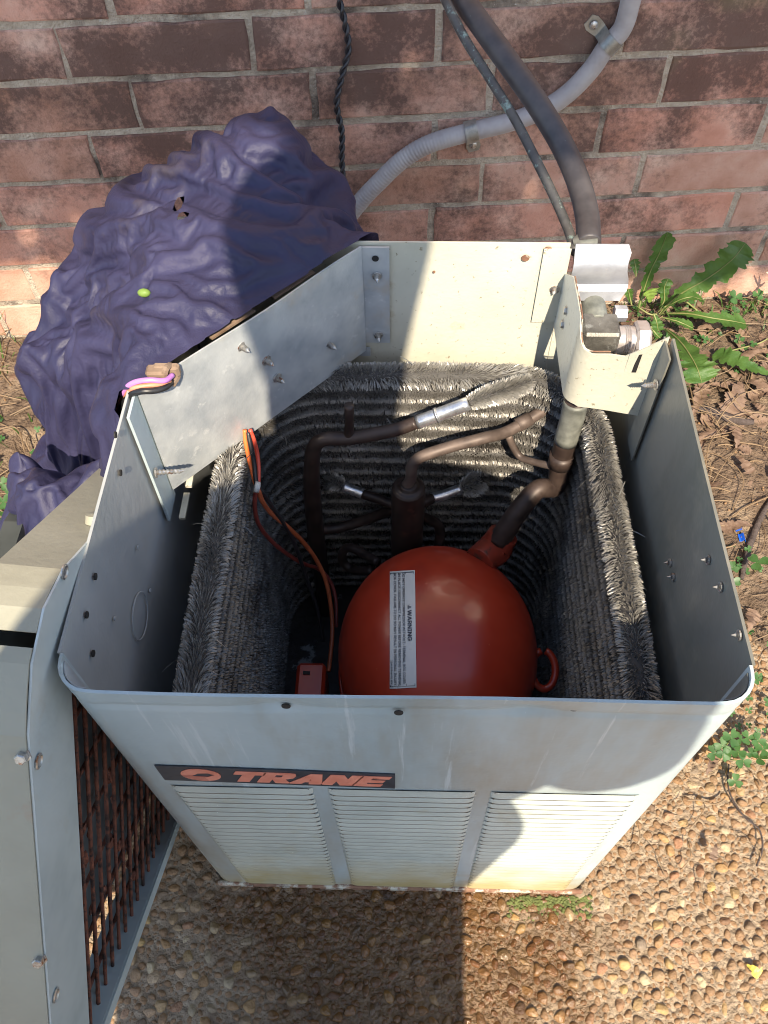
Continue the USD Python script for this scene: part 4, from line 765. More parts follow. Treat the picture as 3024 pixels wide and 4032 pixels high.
valleys = [(z6([(655, 492), (600, 540), (520, 600), (440, 660)]), 9, .012), (z6([(1659, 430), (1500, 440), (1330, 455), (1180, 490), (1000, 520), (860, 560), (790, 610)]), 10, .016), (z6([(1090, 600), (1020, 600), (950, 640), (850, 700), (780, 760), (700, 800)]), 20, .030),
           (z6([(1090, 610), (1200, 650), (1330, 690), (1500, 760), (1620, 830)]), 9, .014), (z6([(960, 770), (1050, 745), (1120, 770), (1230, 800)]), 14, .018), (z6([(1040, 830), (1120, 930), (1190, 1030), (1222, 1150)]), 8, .012),
           (z6([(320, 930), (400, 900), (500, 910), (620, 910)]), 7, .008), (z6([(540, 990), (470, 1060), (440, 1180), (400, 1300), (300, 1420), (190, 1560), (150, 1659)]), 14, .024), (z6([(860, 1030), (760, 1080), (680, 1150), (665, 1300), (660, 1450), (650, 1620)]), 11, .020),
           (z6([(540, 990), (680, 1000), (850, 1022)]), 8, .012), (z6([(1040, 1080), (980, 1130), (900, 1220), (870, 1300)]), 9, .013), (z6([(200, 830), (220, 950), (240, 1080), (140, 1230)]), 11, .013),
           (z6([(1400, 30), (1450, 70), (1560, 100), (1700, 150)]), 12, .016), (z6([(1040, 290), (1115, 235)]), 7, .008), (z6([(380, 380), (460, 350), (560, 240)]), 10, .008), (z6([(430, 640), (380, 760), (330, 900)]), 10, .010), (z6([(1640, 730), (1540, 700), (1400, 640)]), 9, .010),
           (z6([(1180, 860), (1250, 800), (1400, 830), (1520, 930)]), 9, .011), (z6([(640, 870), (780, 840), (900, 850), (1030, 900)]), 8, .009), (z6([(400, 1420), (420, 1290), (560, 1220), (640, 1130)]), 9, .010), (z6([(770, 1160), (760, 1260), (790, 1340)]), 9, .010),
           (zz1([(910, 780), (950, 810), (1050, 845), (1200, 920), (1260, 935)]), 13, .018), (zz1([(1530, 860), (1420, 900), (1340, 945), (1290, 990)]), 10, .013), (zz1([(1410, 680), (1370, 720), (1300, 745)]), 8, .010), (zz1([(1480, 1090), (1440, 1010), (1450, 930), (1520, 900)]), 9, .013), (zz1([(960, 640), (975, 720), (940, 790)]), 8, .008),
           (zz1([(1000, 970), (1150, 960), (1300, 1000), (1450, 1010)]), 12, .012), (zz1([(930, 1180), (1080, 1210), (1240, 1180), (1400, 1130)]), 11, .013), (zz1([(620, 980), (760, 950), (900, 990)]), 10, .009), (zz1([(330, 1010), (480, 960), (640, 960)]), 12, .008)]
tp_px = pix(TP.reshape(-1, 3)); disp = np.zeros(len(tp_px))
def crease(L, w, amp, n=10):
    Q = spline(np.c_[L, np.zeros(len(L))], n)[:, :2]; lo, hi = Q.min(0)-8*w, Q.max(0)+8*w
    near = np.nonzero(((tp_px > lo) & (tp_px < hi)).all(1))[0]
    if not len(near): return
    P_ = tp_px[near]; dd, ix = cKDTree(Q).query(P_)
    ends = np.clip(np.minimum(ix, len(Q)-1-ix)/(.35*len(Q)), 0, 1)**.7
    i2 = np.clip(ix+1, 0, len(Q)-1); i1 = np.clip(ix-1, 0, len(Q)-1); tg = Q[i2]-Q[i1]; m = P_-Q[ix]; sd = dd*np.sign(tg[:, 0]*m[:, 1]-tg[:, 1]*m[:, 0])
    pr = np.where(sd > 0, -np.exp(-sd/(.55*w))+.95*np.exp(-((sd-1.7*w)/(1.2*w))**2), -np.exp(sd/(1.9*w)))
    disp[near] += amp*ends*pr
for L, w, amp in valleys: crease(L, w*1.7, amp*1.25)
ridges = [(zz1([(960, 620), (1150, 700), (1350, 760), (1500, 850)]), 70, .016), (zz1([(720, 790), (850, 840), (1000, 910), (1200, 970), (1450, 960)]), 42, .016), (zz1([(330, 950), (600, 960), (820, 1010), (1050, 1050), (1350, 1060)]), 45, .018),
          (z6([(230, 800), (420, 720), (650, 560), (900, 490)]), 42, .018), (z6([(480, 880), (760, 800), (960, 810), (1080, 860), (1180, 990)]), 34, .020), (z6([(330, 970), (560, 960), (850, 960), (1020, 1010)]), 28, .013),
          (z6([(300, 1080), (230, 1300), (120, 1520)]), 42, .026), (z6([(520, 1080), (490, 1300), (460, 1620)]), 40, .022), (z6([(780, 1080), (730, 1250), (700, 1500)]), 32, .016), (z6([(110, 900), (90, 1050), (170, 1200)]), 40, .018)]
for L, w, amp in ridges:
    Q = spline(np.c_[L, np.zeros(len(L))], 10)[:, :2]; dd, ix = cKDTree(Q).query(tp_px); disp += amp*np.exp(-(dd/w)**2)*np.clip(np.minimum(ix, len(Q)-1-ix)/(.3*len(Q))+.25, 0, 1)
# the cloth: too much fabric for the heap, let buckle along the folds (position based relaxation, coarse then fine)
from scipy.ndimage import zoom
disp = gaussian_filter(disp.reshape(tx_.shape), .9)
allL = [L for L, w, a_ in valleys]+[L for L, w, a_ in ridges]
allv = [(spline(np.c_[L, np.zeros(len(L))], 8)[:, :2]) for L in allL]; vp = np.concatenate([q[:-1] for q in allv]); vd = np.concatenate([np.diff(q, axis=0) for q in allv]); vd /= np.linalg.norm(vd, axis=1, keepdims=True)
PX_ = tp_px.reshape(*tx_.shape, 2); J0, J1 = np.gradient(PX_, axis=0), np.gradient(PX_, axis=1)
dd, jj = cKDTree(vp).query(tp_px, k=12); an = np.arctan2(vd[jj][..., 1], vd[jj][..., 0]); wq = 1/(dd+25)**2
fa = .5*np.arctan2((wq*np.sin(2*an)).sum(1), (wq*np.cos(2*an)).sum(1)).reshape(tx_.shape); dpx = np.stack([np.cos(fa), np.sin(fa)], -1)
gg = np.linalg.solve(np.stack([J0, J1], -1)+1e-9*np.eye(2), dpx[..., None])[..., 0]
du, dv = np.gradient(TP, axis=0), np.gradient(TP, axis=1); fdir = gg[..., :1]*du+gg[..., 1:]*dv; fdir /= np.linalg.norm(fdir, axis=2, keepdims=True)+1e-12
def relax(step, iters, ex, bend, iso, dispk, off0=None, seed=3):
    Bs, dp, mk_, fd = TP[::step, ::step], disp[::step, ::step], mk[::step, ::step], fdir[::step, ::step]
    du, dv = np.gradient(Bs, axis=0), np.gradient(Bs, axis=1); N = np.cross(du, dv); N /= np.linalg.norm(N, axis=2, keepdims=True); n, m = Bs.shape[:2]
    r_ = np.random.default_rng(seed)
    if off0 is None: X = Bs+N*(dispk*dp+gaussian_filter(r_.normal(0, 1, (n, m)), 2)*.012)[..., None]
    else: X = Bs+np.stack([zoom(off0[..., i], (n/off0.shape[0], m/off0.shape[1]), order=1) for i in range(3)], -1)+N*(gaussian_filter(r_.normal(0, 1, (n, m)), 1.5)*.002)[..., None]
    amt = ex*(1-.45*mk_); Cs = []
    for dx, dy, st in ((1, 0, .9), (0, 1, .9), (1, 1, .5), (1, -1, .5), (2, 0, bend), (0, 2, bend)):
        for p in (0, 1):
            if dx and not dy: a_ = np.arange(p*dx, n-dx); a_ = a_[((a_-p*dx)//dx) % 2 == 0]; s1, s2 = np.ix_(a_, np.arange(m)), np.ix_(a_+dx, np.arange(m))
            elif dy and not dx: a_ = np.arange(p*dy, m-dy); a_ = a_[((a_-p*dy)//dy) % 2 == 0]; s1, s2 = np.ix_(np.arange(n), a_), np.ix_(np.arange(n), a_+dy)
            else:
                a_ = np.arange(p, n-1, 2); s1, s2 = (np.ix_(a_, np.arange(0, m-1)), np.ix_(a_+1, np.arange(1, m))) if dy > 0 else (np.ix_(a_, np.arange(1, m)), np.ix_(a_+1, np.arange(0, m-1)))
            e = Bs[s2]-Bs[s1]; l = np.linalg.norm(e, axis=-1); al = ((e/l[..., None])*fd[s1]).sum(-1)**2
            Cs.append((s1, s2, l*(1+(amt[s1]+amt[s2])/2*(iso+(1-iso)*(1-al))), st))
    Vv = np.zeros_like(X)
    for it in range(iters):
        P = X+Vv*.92; off = ((P-Bs)*N).sum(-1)
        corr = np.where(off < -.004, (-.004-off)*.35, 0)+np.where(off > .05, (.05-off)*.10, 0)-.002*off+np.where(off < 0, -off*.6*mk_, 0)
        P = P+N*corr[..., None]; P += ((Bs-P)-N*((Bs-P)*N).sum(-1, keepdims=True))*.01
        for s1, s2, r0_, st in Cs:
            A, Bq = P[s1], P[s2]; dl = Bq-A; l = np.linalg.norm(dl, axis=-1)+1e-9; wv = (.5*st*(l-r0_)/l)[..., None]*dl; P[s1] = A+wv; P[s2] = Bq-wv
        Vv = P-X; X = P
    return X-Bs
o8 = relax(8, 220, .24, .90, .10, 2.2); o4 = relax(4, 40, .245, .70, .12, 0, o8); o2 = relax(2, 30, .25, .45, .2, 0, o4)
OFF = np.stack([zoom(o2[..., i], (tx_.shape[0]/o2.shape[0], tx_.shape[1]/o2.shape[1]), order=3) for i in range(3)], -1)
from scipy.interpolate import LinearNDInterpolator
wxx = tx_+.03*fbm2(tx_*6, ty_*6, 31, 3); wyy = ty_+.03*fbm2(tx_*6, ty_*6, 32, 3)
def facets(n, sx, sy, amp, seed):
    r = np.random.default_rng(seed); p = np.stack([r.uniform(-.75, .4, n), r.uniform(-.1, 1.05, n)], 1); v = r.uniform(-1, 1, n)
    return amp*np.nan_to_num(LinearNDInterpolator(p*np.array([sx, sy]), v)(np.stack([wxx.ravel()*sx, wyy.ravel()*sy], 1))).reshape(tx_.shape)
cr = gaussian_filter(facets(420, 1, 1.6, .0034, 5)+facets(1700, 1, 1.5, .0015, 2)+facets(6000, 1, 1.2, .0006, 3), .4)
TP2 = TP+OFF*dsc[..., None]+TN*((cr-.008)*dsc)[..., None]
tpx2 = pix(TP2.reshape(-1, 3)).reshape(*tx_.shape, 2)
# keep only the cloth: above ground, not inside the cabinet, outside the two torn holes
inside_cab = (TP2[..., 0] > -.004) & (TP2[..., 1] < D+.004) & (TP2[..., 2] < .612)
plate_side = ((TP2[..., 0]-PL[0])*pn[0]+(TP2[..., 1]-PL[1])*pn[1])
lim = inside_cab & (TP2[..., 0] > .0)
TP2[..., 2] = np.where((TP2[..., 0] > -.008) & (TP2[..., 1] < D+.006) & (plate_side < .006), np.maximum(TP2[..., 2], .6125), TP2[..., 2])
TP2[..., 2] = np.where(TP[..., 2] < .05, TP2[..., 2]-.030*sst((.05-TP[..., 2])/.05), TP2[..., 2])
keepv = (TP2[..., 2] > -.035) & ~((plate_side > -.003) & (TP2[..., 0] > -.003) & (TP2[..., 1] < D+.02)) & ~((TP2[..., 0] > -.006) & (TP2[..., 1] < .262))
lidw = (TP2-LO)@E3; lidu = (TP2-LO)@E1; lidv = (TP2-LO)@E2
for hx, hy, a, b, an in ((702, 802, 11, 24, .35), (718, 848, 16, 9, -.5)):
    dx_, dy_ = tpx2[..., 0]-hx, tpx2[..., 1]-hy; c_, s_ = math.cos(an), math.sin(an); keepv &= ~((((dx_*c_+dy_*s_)/a)**2+((-dx_*s_+dy_*c_)/b)**2 < 1+.5*fbm2(tx_*120, ty_*120, 51, 2)) & (TP2[..., 2] > .3))
gm = grid_mesh(TP2); kf = keepv.reshape(-1)[gm.faces].all(1); zf = gm.vertices[gm.faces][:, :, 2]
tm = trimesh.Trimesh(gm.vertices, gm.faces[kf], process=False); comps = trimesh.graph.connected_components(tm.face_adjacency, min_len=200); tm = tm.submesh([max(comps, key=len)], append=True, repair=False)
solo('tarp', tm, tarpm, 'crumpled navy blue tarp heaped over the rear left of the unit', 'tarp', smooth=True)
lb = on_z(567, 1153, .622); solo('leaf_bud', trimesh.Trimesh(lb+ico.vertices*np.array([.006, .004, .004]), ico.faces), lime, 'tiny yellow green bud caught in the folds of the blue tarp', 'bud', smooth=True)

# ================================================================== CONDUIT, CABLE, LINES ON THE WALL
Dd = 1.8228
cpts = [(1378, -60), (1363, 0), (1345, 60), (1310, 102), (1275, 152), (1225, 203), (1170, 238), (1100, 264), (1020, 284), (930, 310), (870, 345), (820, 392), (775, 440), (735, 500), (700, 600)]
cond3 = [on_wall(x*Dd, y*Dd, .017) for x, y in cpts]
cq = spline(cond3, 40); ln_ = np.concatenate([[0], np.cumsum(np.linalg.norm(np.diff(cq, axis=0), axis=1))]); rib = np.sin(ln_/.0052*2*math.pi); fade = np.clip((ln_-ln_[-1]*.38)/(ln_[-1]*.2), .15, 1)
cd = thing('conduit', 'grey ribbed electrical conduit curving down the brick wall behind the tarp', 'conduit', cond3[3].tolist())
part(cd, 'flexible_tube', tube(cq, .0138+.00045*rib*fade, 14, 0), conduit_m, smooth=True)
def strap(label, cxy, tabxy, scr):
    c = on_wall(cxy[0], cxy[1], .017); t = on_wall(tabxy[0], tabxy[1], .002); i = int(np.argmin(np.linalg.norm(cq-c, axis=1))); c = cq[i]; ax = cq[min(i+6, len(cq)-1)]-cq[max(i-6, 0)]; ax /= np.linalg.norm(ax)
    side = np.cross(WN, ax); side /= np.linalg.norm(side); tv_ = t-c; side = side if side@tv_ > 0 else -side
    th = np.linspace(-2.6, .15, 16) if True else None
    st = thing('conduit_strap', label, 'strap', c.tolist(), 'metal straps holding the conduit')
    prof = [c+WN*(.0152*math.sin(a))*1.0+side*(.0152*math.cos(a)) for a in np.linspace(math.pi+.35, -.2, 18)]
    prof += [c+side*(.0175)-WN*.013, c+side*.022-WN*.0145, c+side*.034-WN*.0145, c+side*.042-WN*.0145]
    wv = [.0095]*18+[.0095, .0105, .0115, .008]
    G = np.array([[p-ax*w, p-ax*w*.5, p+ax*w*.5, p+ax*w] for p, w in zip(prof, wv)])
    part(st, 'band', shell(G, .0016), strapm, smooth=40)
    sc = c+side*.031-WN*.013
    part(st, 'screw', cat(lathe([(0, 0), (0, .0062), (.0015, .0058), (.0026, .004), (.003, 0)], sc, WN, 14), box(sc+WN*.0032, (.0065, .0012, .0012), np.stack([side, WN, ax], 1))), screwm, smooth=30)
strap('grey metal strap on the upper bend of the conduit', (2395, 160), (2340, 130), None)
strap('grey metal strap on the lower middle of the conduit', (1855, 512), (1835, 565), None)
tcx = [(735, -40), (733, 0), (746, 55), (752, 108), (738, 165), (727, 225), (738, 285), (738, 345), (742, 400)]
tw = spline([on_wall(x*Dd, y*Dd, .012) for x, y in tcx], 30); tl = np.concatenate([[0], np.cumsum(np.linalg.norm(np.diff(tw, axis=0), axis=1))])
cb = thing('twisted_cable', 'thin twisted black cable hanging down the brick wall above the tarp', 'cable', tw[0].tolist())
for k in range(2):
    a = tl/.030*2*math.pi+k*math.pi; part(cb, 'strand', tube(tw+.0026*(np.cos(a)[:, None]*WT+np.sin(a)[:, None]*WN), .0027, 8, 0), cable_m, smooth=True)
lpx = [(985, -40), (1002, 0), (1045, 62), (1100, 138), (1158, 220), (1215, 315), (1250, 395), (1268, 465), (1272, 530)]
ysr = np.interp(np.arange(9), [0, 8], [.80, .482])
lr = [on_y(x*Dd, y*Dd, yy) for (x, y), yy in zip(lpx, ysr)]
bl_ = thing('refrigerant_line', 'thick dark pipe sweeping down from the wall to the valve', 'pipe', lr[-1].tolist()); part(bl_, 'pipe', tube(lr, .0122, 16, 10), line_dark, smooth=True)
spx = [(945, -40), (962, 0), (1003, 82), (1058, 170), (1108, 250), (1150, 330), (1192, 415), (1225, 490), (1243, 545)]
lr2 = [on_y(x*Dd, y*Dd, yy-.012) for (x, y), yy in zip(spx, np.interp(np.arange(9), [0, 8], [.80, .487]))]
b2 = thing('refrigerant_line', 'thin greenish pipe running beside the thick dark pipe', 'pipe', lr2[-1].tolist()); part(b2, 'pipe', tube(lr2, .0050, 12, 10), line_green, smooth=True)

# ================================================================== GROUND COVER
def leaf_blade(mid, hw, rs, lobes=7, curl=.25, tip=.1, fold=.15, nrm=None):
    """Toothed blade along a midrib; returns a mesh."""
    Q = spline(mid, 14); n = len(Q); t = np.linspace(0, 1, n); T = np.gradient(Q, axis=0); T /= np.linalg.norm(T, axis=1, keepdims=True)
    N = np.array([0, -.4, 1.0]) if nrm is None else np.asarray(nrm, float); S = np.cross(T, N); S /= np.linalg.norm(S, axis=1, keepdims=True); U = np.cross(S, T)
    env = np.clip(t/.35, .10, 1)**1.3*np.sqrt(np.clip((1-t)/.22, 0, 1)*(1)) if True else None
    env = np.where(t > .78, np.sqrt(np.clip(1-((t-.78)/.22)**2, 0, 1)), np.clip(.12+t*1.15, 0, 1))
    rows = []
    for k, sg in enumerate((-1, 1)):
        ph = rs.uniform(0, 1); saw = ((t*lobes+ph) % 1); tooth = 1-(.42*saw**1.6)*(t < .86); rows.append(env*tooth*(1+.1*rs.normal(size=n)*(t > .1))*hw)
    G = np.stack([Q-S*rows[0][:, None]+U*(hw*fold*env)[:, None], Q-S*(rows[0]*.5)[:, None]+U*(hw*(fold*.35+.10*np.sin(t*26))*env)[:, None], Q, Q+S*(rows[1]*.5)[:, None]+U*(hw*(fold*.35+.10*np.sin(t*26+1))*env)[:, None], Q+S*rows[1][:, None]+U*(hw*fold*env)[:, None]], 1)
    return grid_mesh(G)
z5 = lambda x, y: (2400+x/2.603, 850+y/2.603)
dw = thing('dandelion_weed', 'large toothed green weed growing at the foot of the wall beside the valve', 'weed', on_wall(2590, 1215, .05).tolist())
def wl(L, offs): return [on_wall(*z5(x, y), o) for (x, y), o in zip(L, offs)]
rsw = np.random.default_rng(3)
for L, offs, hw, nr in (([(300, 940), (350, 760), (420, 560), (510, 380), (595, 165)], (.045, .035, .03, .028, .03), .021, WN+np.array([.2, 0, .4])),
                        ([(545, 950), (740, 790), (1000, 640), (1250, 450), (1395, 275)], (.04, .05, .055, .06, .055), .031, WN*.8+np.array([-.1, 0, .8])),
                        ([(270, 620), (268, 540), (250, 440)], (.06, .055, .05), .010, WN), ([(520, 1010), (640, 900), (820, 830), (960, 860)], (.07, .085, .09, .085), .016, (0, 0, 1)), ([(500, 980), (560, 860), (560, 740), (600, 640)], (.05, .05, .045, .04), .014, WN), ([(540, 1040), (700, 1080), (860, 1150)], (.09, .11, .12), .014, (0, 0, 1)), ([(225, 910), (205, 820), (190, 750)], (.05, .05, .05), .010, WN),
                        ([(450, 1000), (480, 1080), (500, 1180)], (.09, .10, .12), .014, (0, 0, 1)), ([(420, 1130), (470, 1200), (520, 1250)], (.11, .12, .13), .010, (0, 0, 1))):
    lf = part(dw, 'leaf', leaf_blade(wl(L, offs), hw, rsw, 6, nrm=nr), green, smooth=True); q_ = wl(L, offs); part(lf, 'midrib', tube(np.array(q_)+WN*.0007, [.0016, .0004], 6, 8), stemm, smooth=True)
for L, zs, hw in (([(540, 1005), (800, 1005), (1050, 1050), (1250, 1080), (1400, 1110)], (.03, .06, .07, .06, .05), .020), ([(575, 1165), (720, 1290), (830, 1440), (900, 1570), (945, 1715)], (.035, .075, .095, .10, .09), .036)):
    q_ = [on_z(*z5(x, y), z) for (x, y), z in zip(L, zs)]; lf = part(dw, 'leaf', leaf_blade(q_, hw, rsw, 6, nrm=(0, -.2, 1)), green, smooth=True); part(lf, 'midrib', tube(np.array(q_)+[0, 0, .0008], [.0018, .0004], 6, 8), stemm, smooth=True)
part(dw, 'young_leaf', leaf_blade(wl([(410, 890), (425, 810), (410, 750)], (.06, .065, .07)), .015, rsw, 5, nrm=WN), lime, smooth=True, label='small lime green leaf')
part(dw, 'stem', cat(*[tube([on_wall(*z5(x, y), o) for x, y, o in L], .0016, 6, 5) for L in ([(520, 1000, .06), (560, 940, .045), (640, 870, .045)], [(520, 1000, .06), (420, 1010, .06), (300, 940, .045)], [(720, 800, .06), (790, 880, .07), (900, 970, .09)])]), stemm, smooth=True)
dw2 = thing('dandelion_weed', 'single toothed grey green leaf flat on the litter at the right', 'weed', on_z(2860, 1410, .02).tolist())
part(dw2, 'leaf', leaf_blade([on_z(*z5(x, y), z) for x, y, z in ((1700, 1640, .03), (1560, 1590, .045), (1380, 1520, .05), (1220, 1450, .05), (1060, 1420, .04))], .022, rsw, 7, nrm=(0, -.2, 1)), green, smooth=True)

def clover_mesh(c, sz, rs, nrm=(0, -.3, 1)):
    out = []; N = np.asarray(nrm, float)+rs.normal(0, .22, 3); N /= np.linalg.norm(N); a = np.cross(N, [1, .1, 0]); a /= np.linalg.norm(a); b = np.cross(N, a); r0 = rs.uniform(0, 6)
    for k in range(3):
        an = r0+k*2.094; d = a*math.cos(an)+b*math.sin(an); s = np.cross(N, d); rows = []
        for t, w, sp_ in ((0, .05, 0), (.25, .30, .03), (.55, .46, .06), (.8, .45, .06), (.97, .30, .05), (.90, .02, .02)):
            rows.append([c+d*sz*t-s*sz*w+N*sz*sp_*2.2, c+d*sz*t*(1.0 if t < .9 else .93)+N*sz*.0, c+d*sz*t+s*sz*w+N*sz*sp_*2.2])
        out.append(grid_mesh(np.array(rows)))
    return out
clov = [((2985, 2215), .05, .016, 'tall clover sprig beside the dark twig, the uppermost there'), ((2965, 2190), .0, 0, None), ((2878, 2290), .045, .014, 'clover sprig touching the right rim of the unit near the twig'), ((2885, 2235), .04, .010, 'small narrow clover sprig just under the twig end'),
        ((2880, 2905), .05, .013, 'brightest clover sprig at the top of the right hand patch'), ((2845, 2935), .035, .012, 'dull clover sprig at the left of the right hand patch'), ((2812, 2965), .03, .011, 'lowest left clover sprig hugging the unit corner'), ((2850, 2970), .03, .010, 'clover sprig in the middle left of the right hand patch'),
        ((2905, 2960), .03, .011, 'clover sprig in the centre of the right hand patch'), ((2945, 2905), .04, .010, 'small clover sprig right of the brightest one'), ((2985, 2915), .04, .011, 'clover sprig near the right picture edge, upper'), ((3005, 2950), .035, .010, 'clover sprig at the right picture edge, lower'), ((2925, 2995), .02, .012, 'dark clover sprig at the bottom of the right hand patch'), ((2990, 2985), .02, .012, 'dark clover sprig low at the right picture edge'), ((2895, 3075), .015, .010, 'lone clover sprig on the pebbles below the patch'),
        ((2722, 1178), .05, .013, 'clover sprig at the wall under the big toothed leaf'), ((2895, 1170), .05, .015, 'clover sprig at the wall in the right upper corner'), ((2668, 1215), .03, .010, 'little clover sprig between the two long weed leaves'), ((2985, 1160), .05, .012, 'clover sprig at the wall by the dry flower'), ((2608, 1140), .07, .013, 'pale clover sprig beside the upright weed leaf'), ((2895, 1225), .03, .009, 'small clover sprig in the straw by the wall'), ((2970, 1215), .03, .010, 'yellowish clover sprig in the straw by the wall'), ((2910, 1335), .03, .010, 'clover sprig alone on the leaf litter'), ((2927, 1370), .02, .008, 'tiny clover sprig on the trailing stem'), ((2775, 1335), .03, .009, 'clover sprig against the lower weed leaf'),
        ((12, 1975), .05, .014, 'clover sprig at the left picture edge, topmost'), ((22, 2040), .05, .015, 'clover sprig left of the tarp foot'), ((60, 1940), .06, .016, 'large clover sprig against the tarp edge'), ((40, 2060), .04, .013, 'clover sprig below the tarp foot at left'), ((10, 2115), .04, .014, 'lowest clover sprig at the left picture edge'), ((8, 1905), .05, .012, 'clover sprig in the dry grass at left'), ((2990, 3300), 0, 0, None)]
for (cx_, cy_), z, sz, lab in clov:
    if not lab: continue
    rs = np.random.default_rng(cx_*7+cy_); c = on_z(cx_, cy_, z+.004); t = thing('clover_sprig', lab, 'clover', (c[0], c[1], 0), 'clover sprigs in the ground cover')
    for m in clover_mesh(c, sz, rs): part(t, 'leaflet', m, clover_g, smooth=True)
    part(t, 'stem', tube([c, c+np.array([rs.normal(0, .004), rs.normal(0, .004)+.004, -z*.5]), c+np.array([rs.normal(0, .008), .01, -z-.002])], .0008, 5, 4), stemm)

# dead leaves
def dead_leaf(c, L, rs, up=.5):
    a = rs.uniform(0, 2*np.pi); d = np.array([math.cos(a), math.sin(a), rs.normal(0, .12)]); cv = rs.uniform(-.5, .5)
    s = np.array([-d[1], d[0], 0])
    mid = [c-d*L/2, c-d*L*.2+s*cv*L*.08+np.array([0, 0, .14*L]), c+d*L*.2+s*cv*L*.1+np.array([0, 0, .12*L*rs.random()]), c+d*L/2+np.array([0, 0, .1*L*rs.random()])]
    return leaf_blade(mid, L*rs.uniform(.24, .38), rs, rs.integers(3, 6), fold=rs.uniform(-.4, .5), nrm=(rs.normal(0, .25), rs.normal(0, .25), 1))
rl = np.random.default_rng(12); LL = []
def litter_pt():
    while True:
        x, y = rl.uniform(.47, 1.35), rl.uniform(.02, 1.06)
        if y > WY+.09*x-.01: continue
        wgt = np.clip((y-.50)/.25, .16 if y > .2 else .05, 1) if x < 1.0 else 1
        if rl.random() < wgt: return x, y
for i in range(620):
    x, y = litter_pt(); LL.append(dead_leaf(np.array([x, y, .010+rl.uniform(0, .022)]), rl.uniform(.018, .055), rl))
for i in range(90):
    x, y = rl.uniform(-.95, -.35), rl.uniform(.15, .92); LL.append(dead_leaf(np.array([x, y, .012+rl.uniform(0, .01)]), rl.uniform(.02, .045), rl))
solo('leaf_litter', cat(*LL), deadleaf, kind='stuff', smooth=True)
for q, L, lab in (((2900, 1580), .085, 'broad brown dead leaf, the largest on the litter beside the unit'), ((2990, 1530), .075, 'brown dead leaf at the right picture edge above the dark root'), ((2745, 1590), .06, 'curled dead leaf standing near the rim of the unit'), ((2770, 1720), .055, 'dead leaf lying flat below the dark root'), ((2900, 2080), .05, 'dead leaf just above the blue scrap'), ((2800, 1240), .05, 'dead leaf under the long weed leaf'), ((2960, 2445), .045, 'pointed tan dead leaf by the lower right rim'), ((2790, 3010), .03, 'small dead leaf on the slab under the clover patch')):
    rs = np.random.default_rng(q[0]+q[1]); c = on_z(*q, .025); solo('dead_leaf', dead_leaf(c, L, rs), deadleaf, lab, 'dead leaf', 'dead leaves on the litter', smooth=True)
# straw
ST = []
def straw(c, L, rs, r=.0008, z=.012):
    a = rs.uniform(0, math.pi); d = np.array([math.cos(a), math.sin(a), 0]); s = np.array([-d[1], d[0], 0]); k = rs.normal(0, .16)
    return tube([c-d*L/2, c-d*L*.15+s*k*L+np.array([0, 0, rs.uniform(0, .012)]), c+d*L*.2+s*k*L*.8+np.array([0, 0, rs.uniform(0, .014)]), c+d*L/2+s*rs.normal(0, .1)*L], r, 4, 4)
for i in range(430):
    x, y = litter_pt(); ST.append(straw(np.array([x, y, .018+rl.uniform(0, .022)]), rl.uniform(.03, .14), rl, rl.uniform(.0005, .0011)))
for i in range(380):
    x, y = rl.uniform(-1.0, -.33), rl.uniform(.1, .92); ST.append(straw(np.array([x, y, .012+rl.uniform(0, .03)]), rl.uniform(.04, .15), rl, rl.uniform(.0006, .0013)))
for i in range(26):
    q = (rl.uniform(2450, 3024), rl.uniform(2300, 3500)); ST.append(straw(on_z(*q, .007), rl.uniform(.015, .05), rl, .0006))
solo('dry_straw', cat(*ST), strawm, kind='stuff')
z6b = lambda x, y: (2500+x/2.765, 1500+y/2.765)
for L, lab in (([(715, 290), (760, 440), (900, 580), (1080, 655), (1300, 690), (1460, 730)], 'long curved straw crossing the litter in a wide arc'), ([(660, 640), (900, 610), (1100, 575), (1330, 560)], 'straight straw starting at the rim of the unit'), ([(900, 700), (990, 690), (1080, 700), (1110, 640), (1118, 540)], 'hooked straw bent upward at its end'), ([(780, 1168), (900, 1165), (1040, 1205)], 'short straw touching the rim half way down'), ([(820, 1302), (940, 1300), (1050, 1310)], 'short straight straw under the other rim straw'), ([(1210, 920), (1260, 875), (1330, 870), (1390, 885)], 'small arched straw on the bare pebbles'), ([(1060, 1480), (1200, 1380), (1340, 1310), (1460, 1260)], 'long thin straw slanting up above the twig'), ([(960, 1820), (1050, 1800), (1100, 1775)], 'stubby straw below the blue scrap'), ([(880, 1580), (1010, 1578), (1110, 1660)], 'kinked straw pointing at the blue scrap')):
    solo('straw_stem', tube([on_z(*z6b(x, y), .026) for x, y in L], .0012, 6, 8), strawm, lab, 'straw', 'straw stems beside the unit', smooth=True)
z8b = lambda x, y: (1512+x/1.0972, 2900+y/1.0972)
solo('straw_stem', tube([on_z(*z8b(x, y), .010) for x, y in ((1310, 275), (1360, 275), (1420, 292), (1460, 280), (1475, 262))], .0011, 6, 8), strawm, 'curved straw lying on the pebbles below the clover patch', 'straw', 'straw stems beside the unit', smooth=True)
solo('vine_stem', tube([on_z(*z8b(x, y), .010) for x, y in ((1490, 120), (1485, 190), (1500, 260), (1560, 350), (1620, 400), (1635, 480), (1610, 560))], .0012, 6, 8), bark, 'thin dark vine stem trailing over the pebbles at right', 'vine', smooth=True)
solo('trailing_stem', tube([on_z(*z5(x, y), .03) for x, y in ((980, 1440), (1150, 1405), (1350, 1355), (1520, 1310), (1640, 1250))], .0013, 6, 8), stemm, 'thin green stem trailing across the litter by the wall', 'stem', smooth=True)
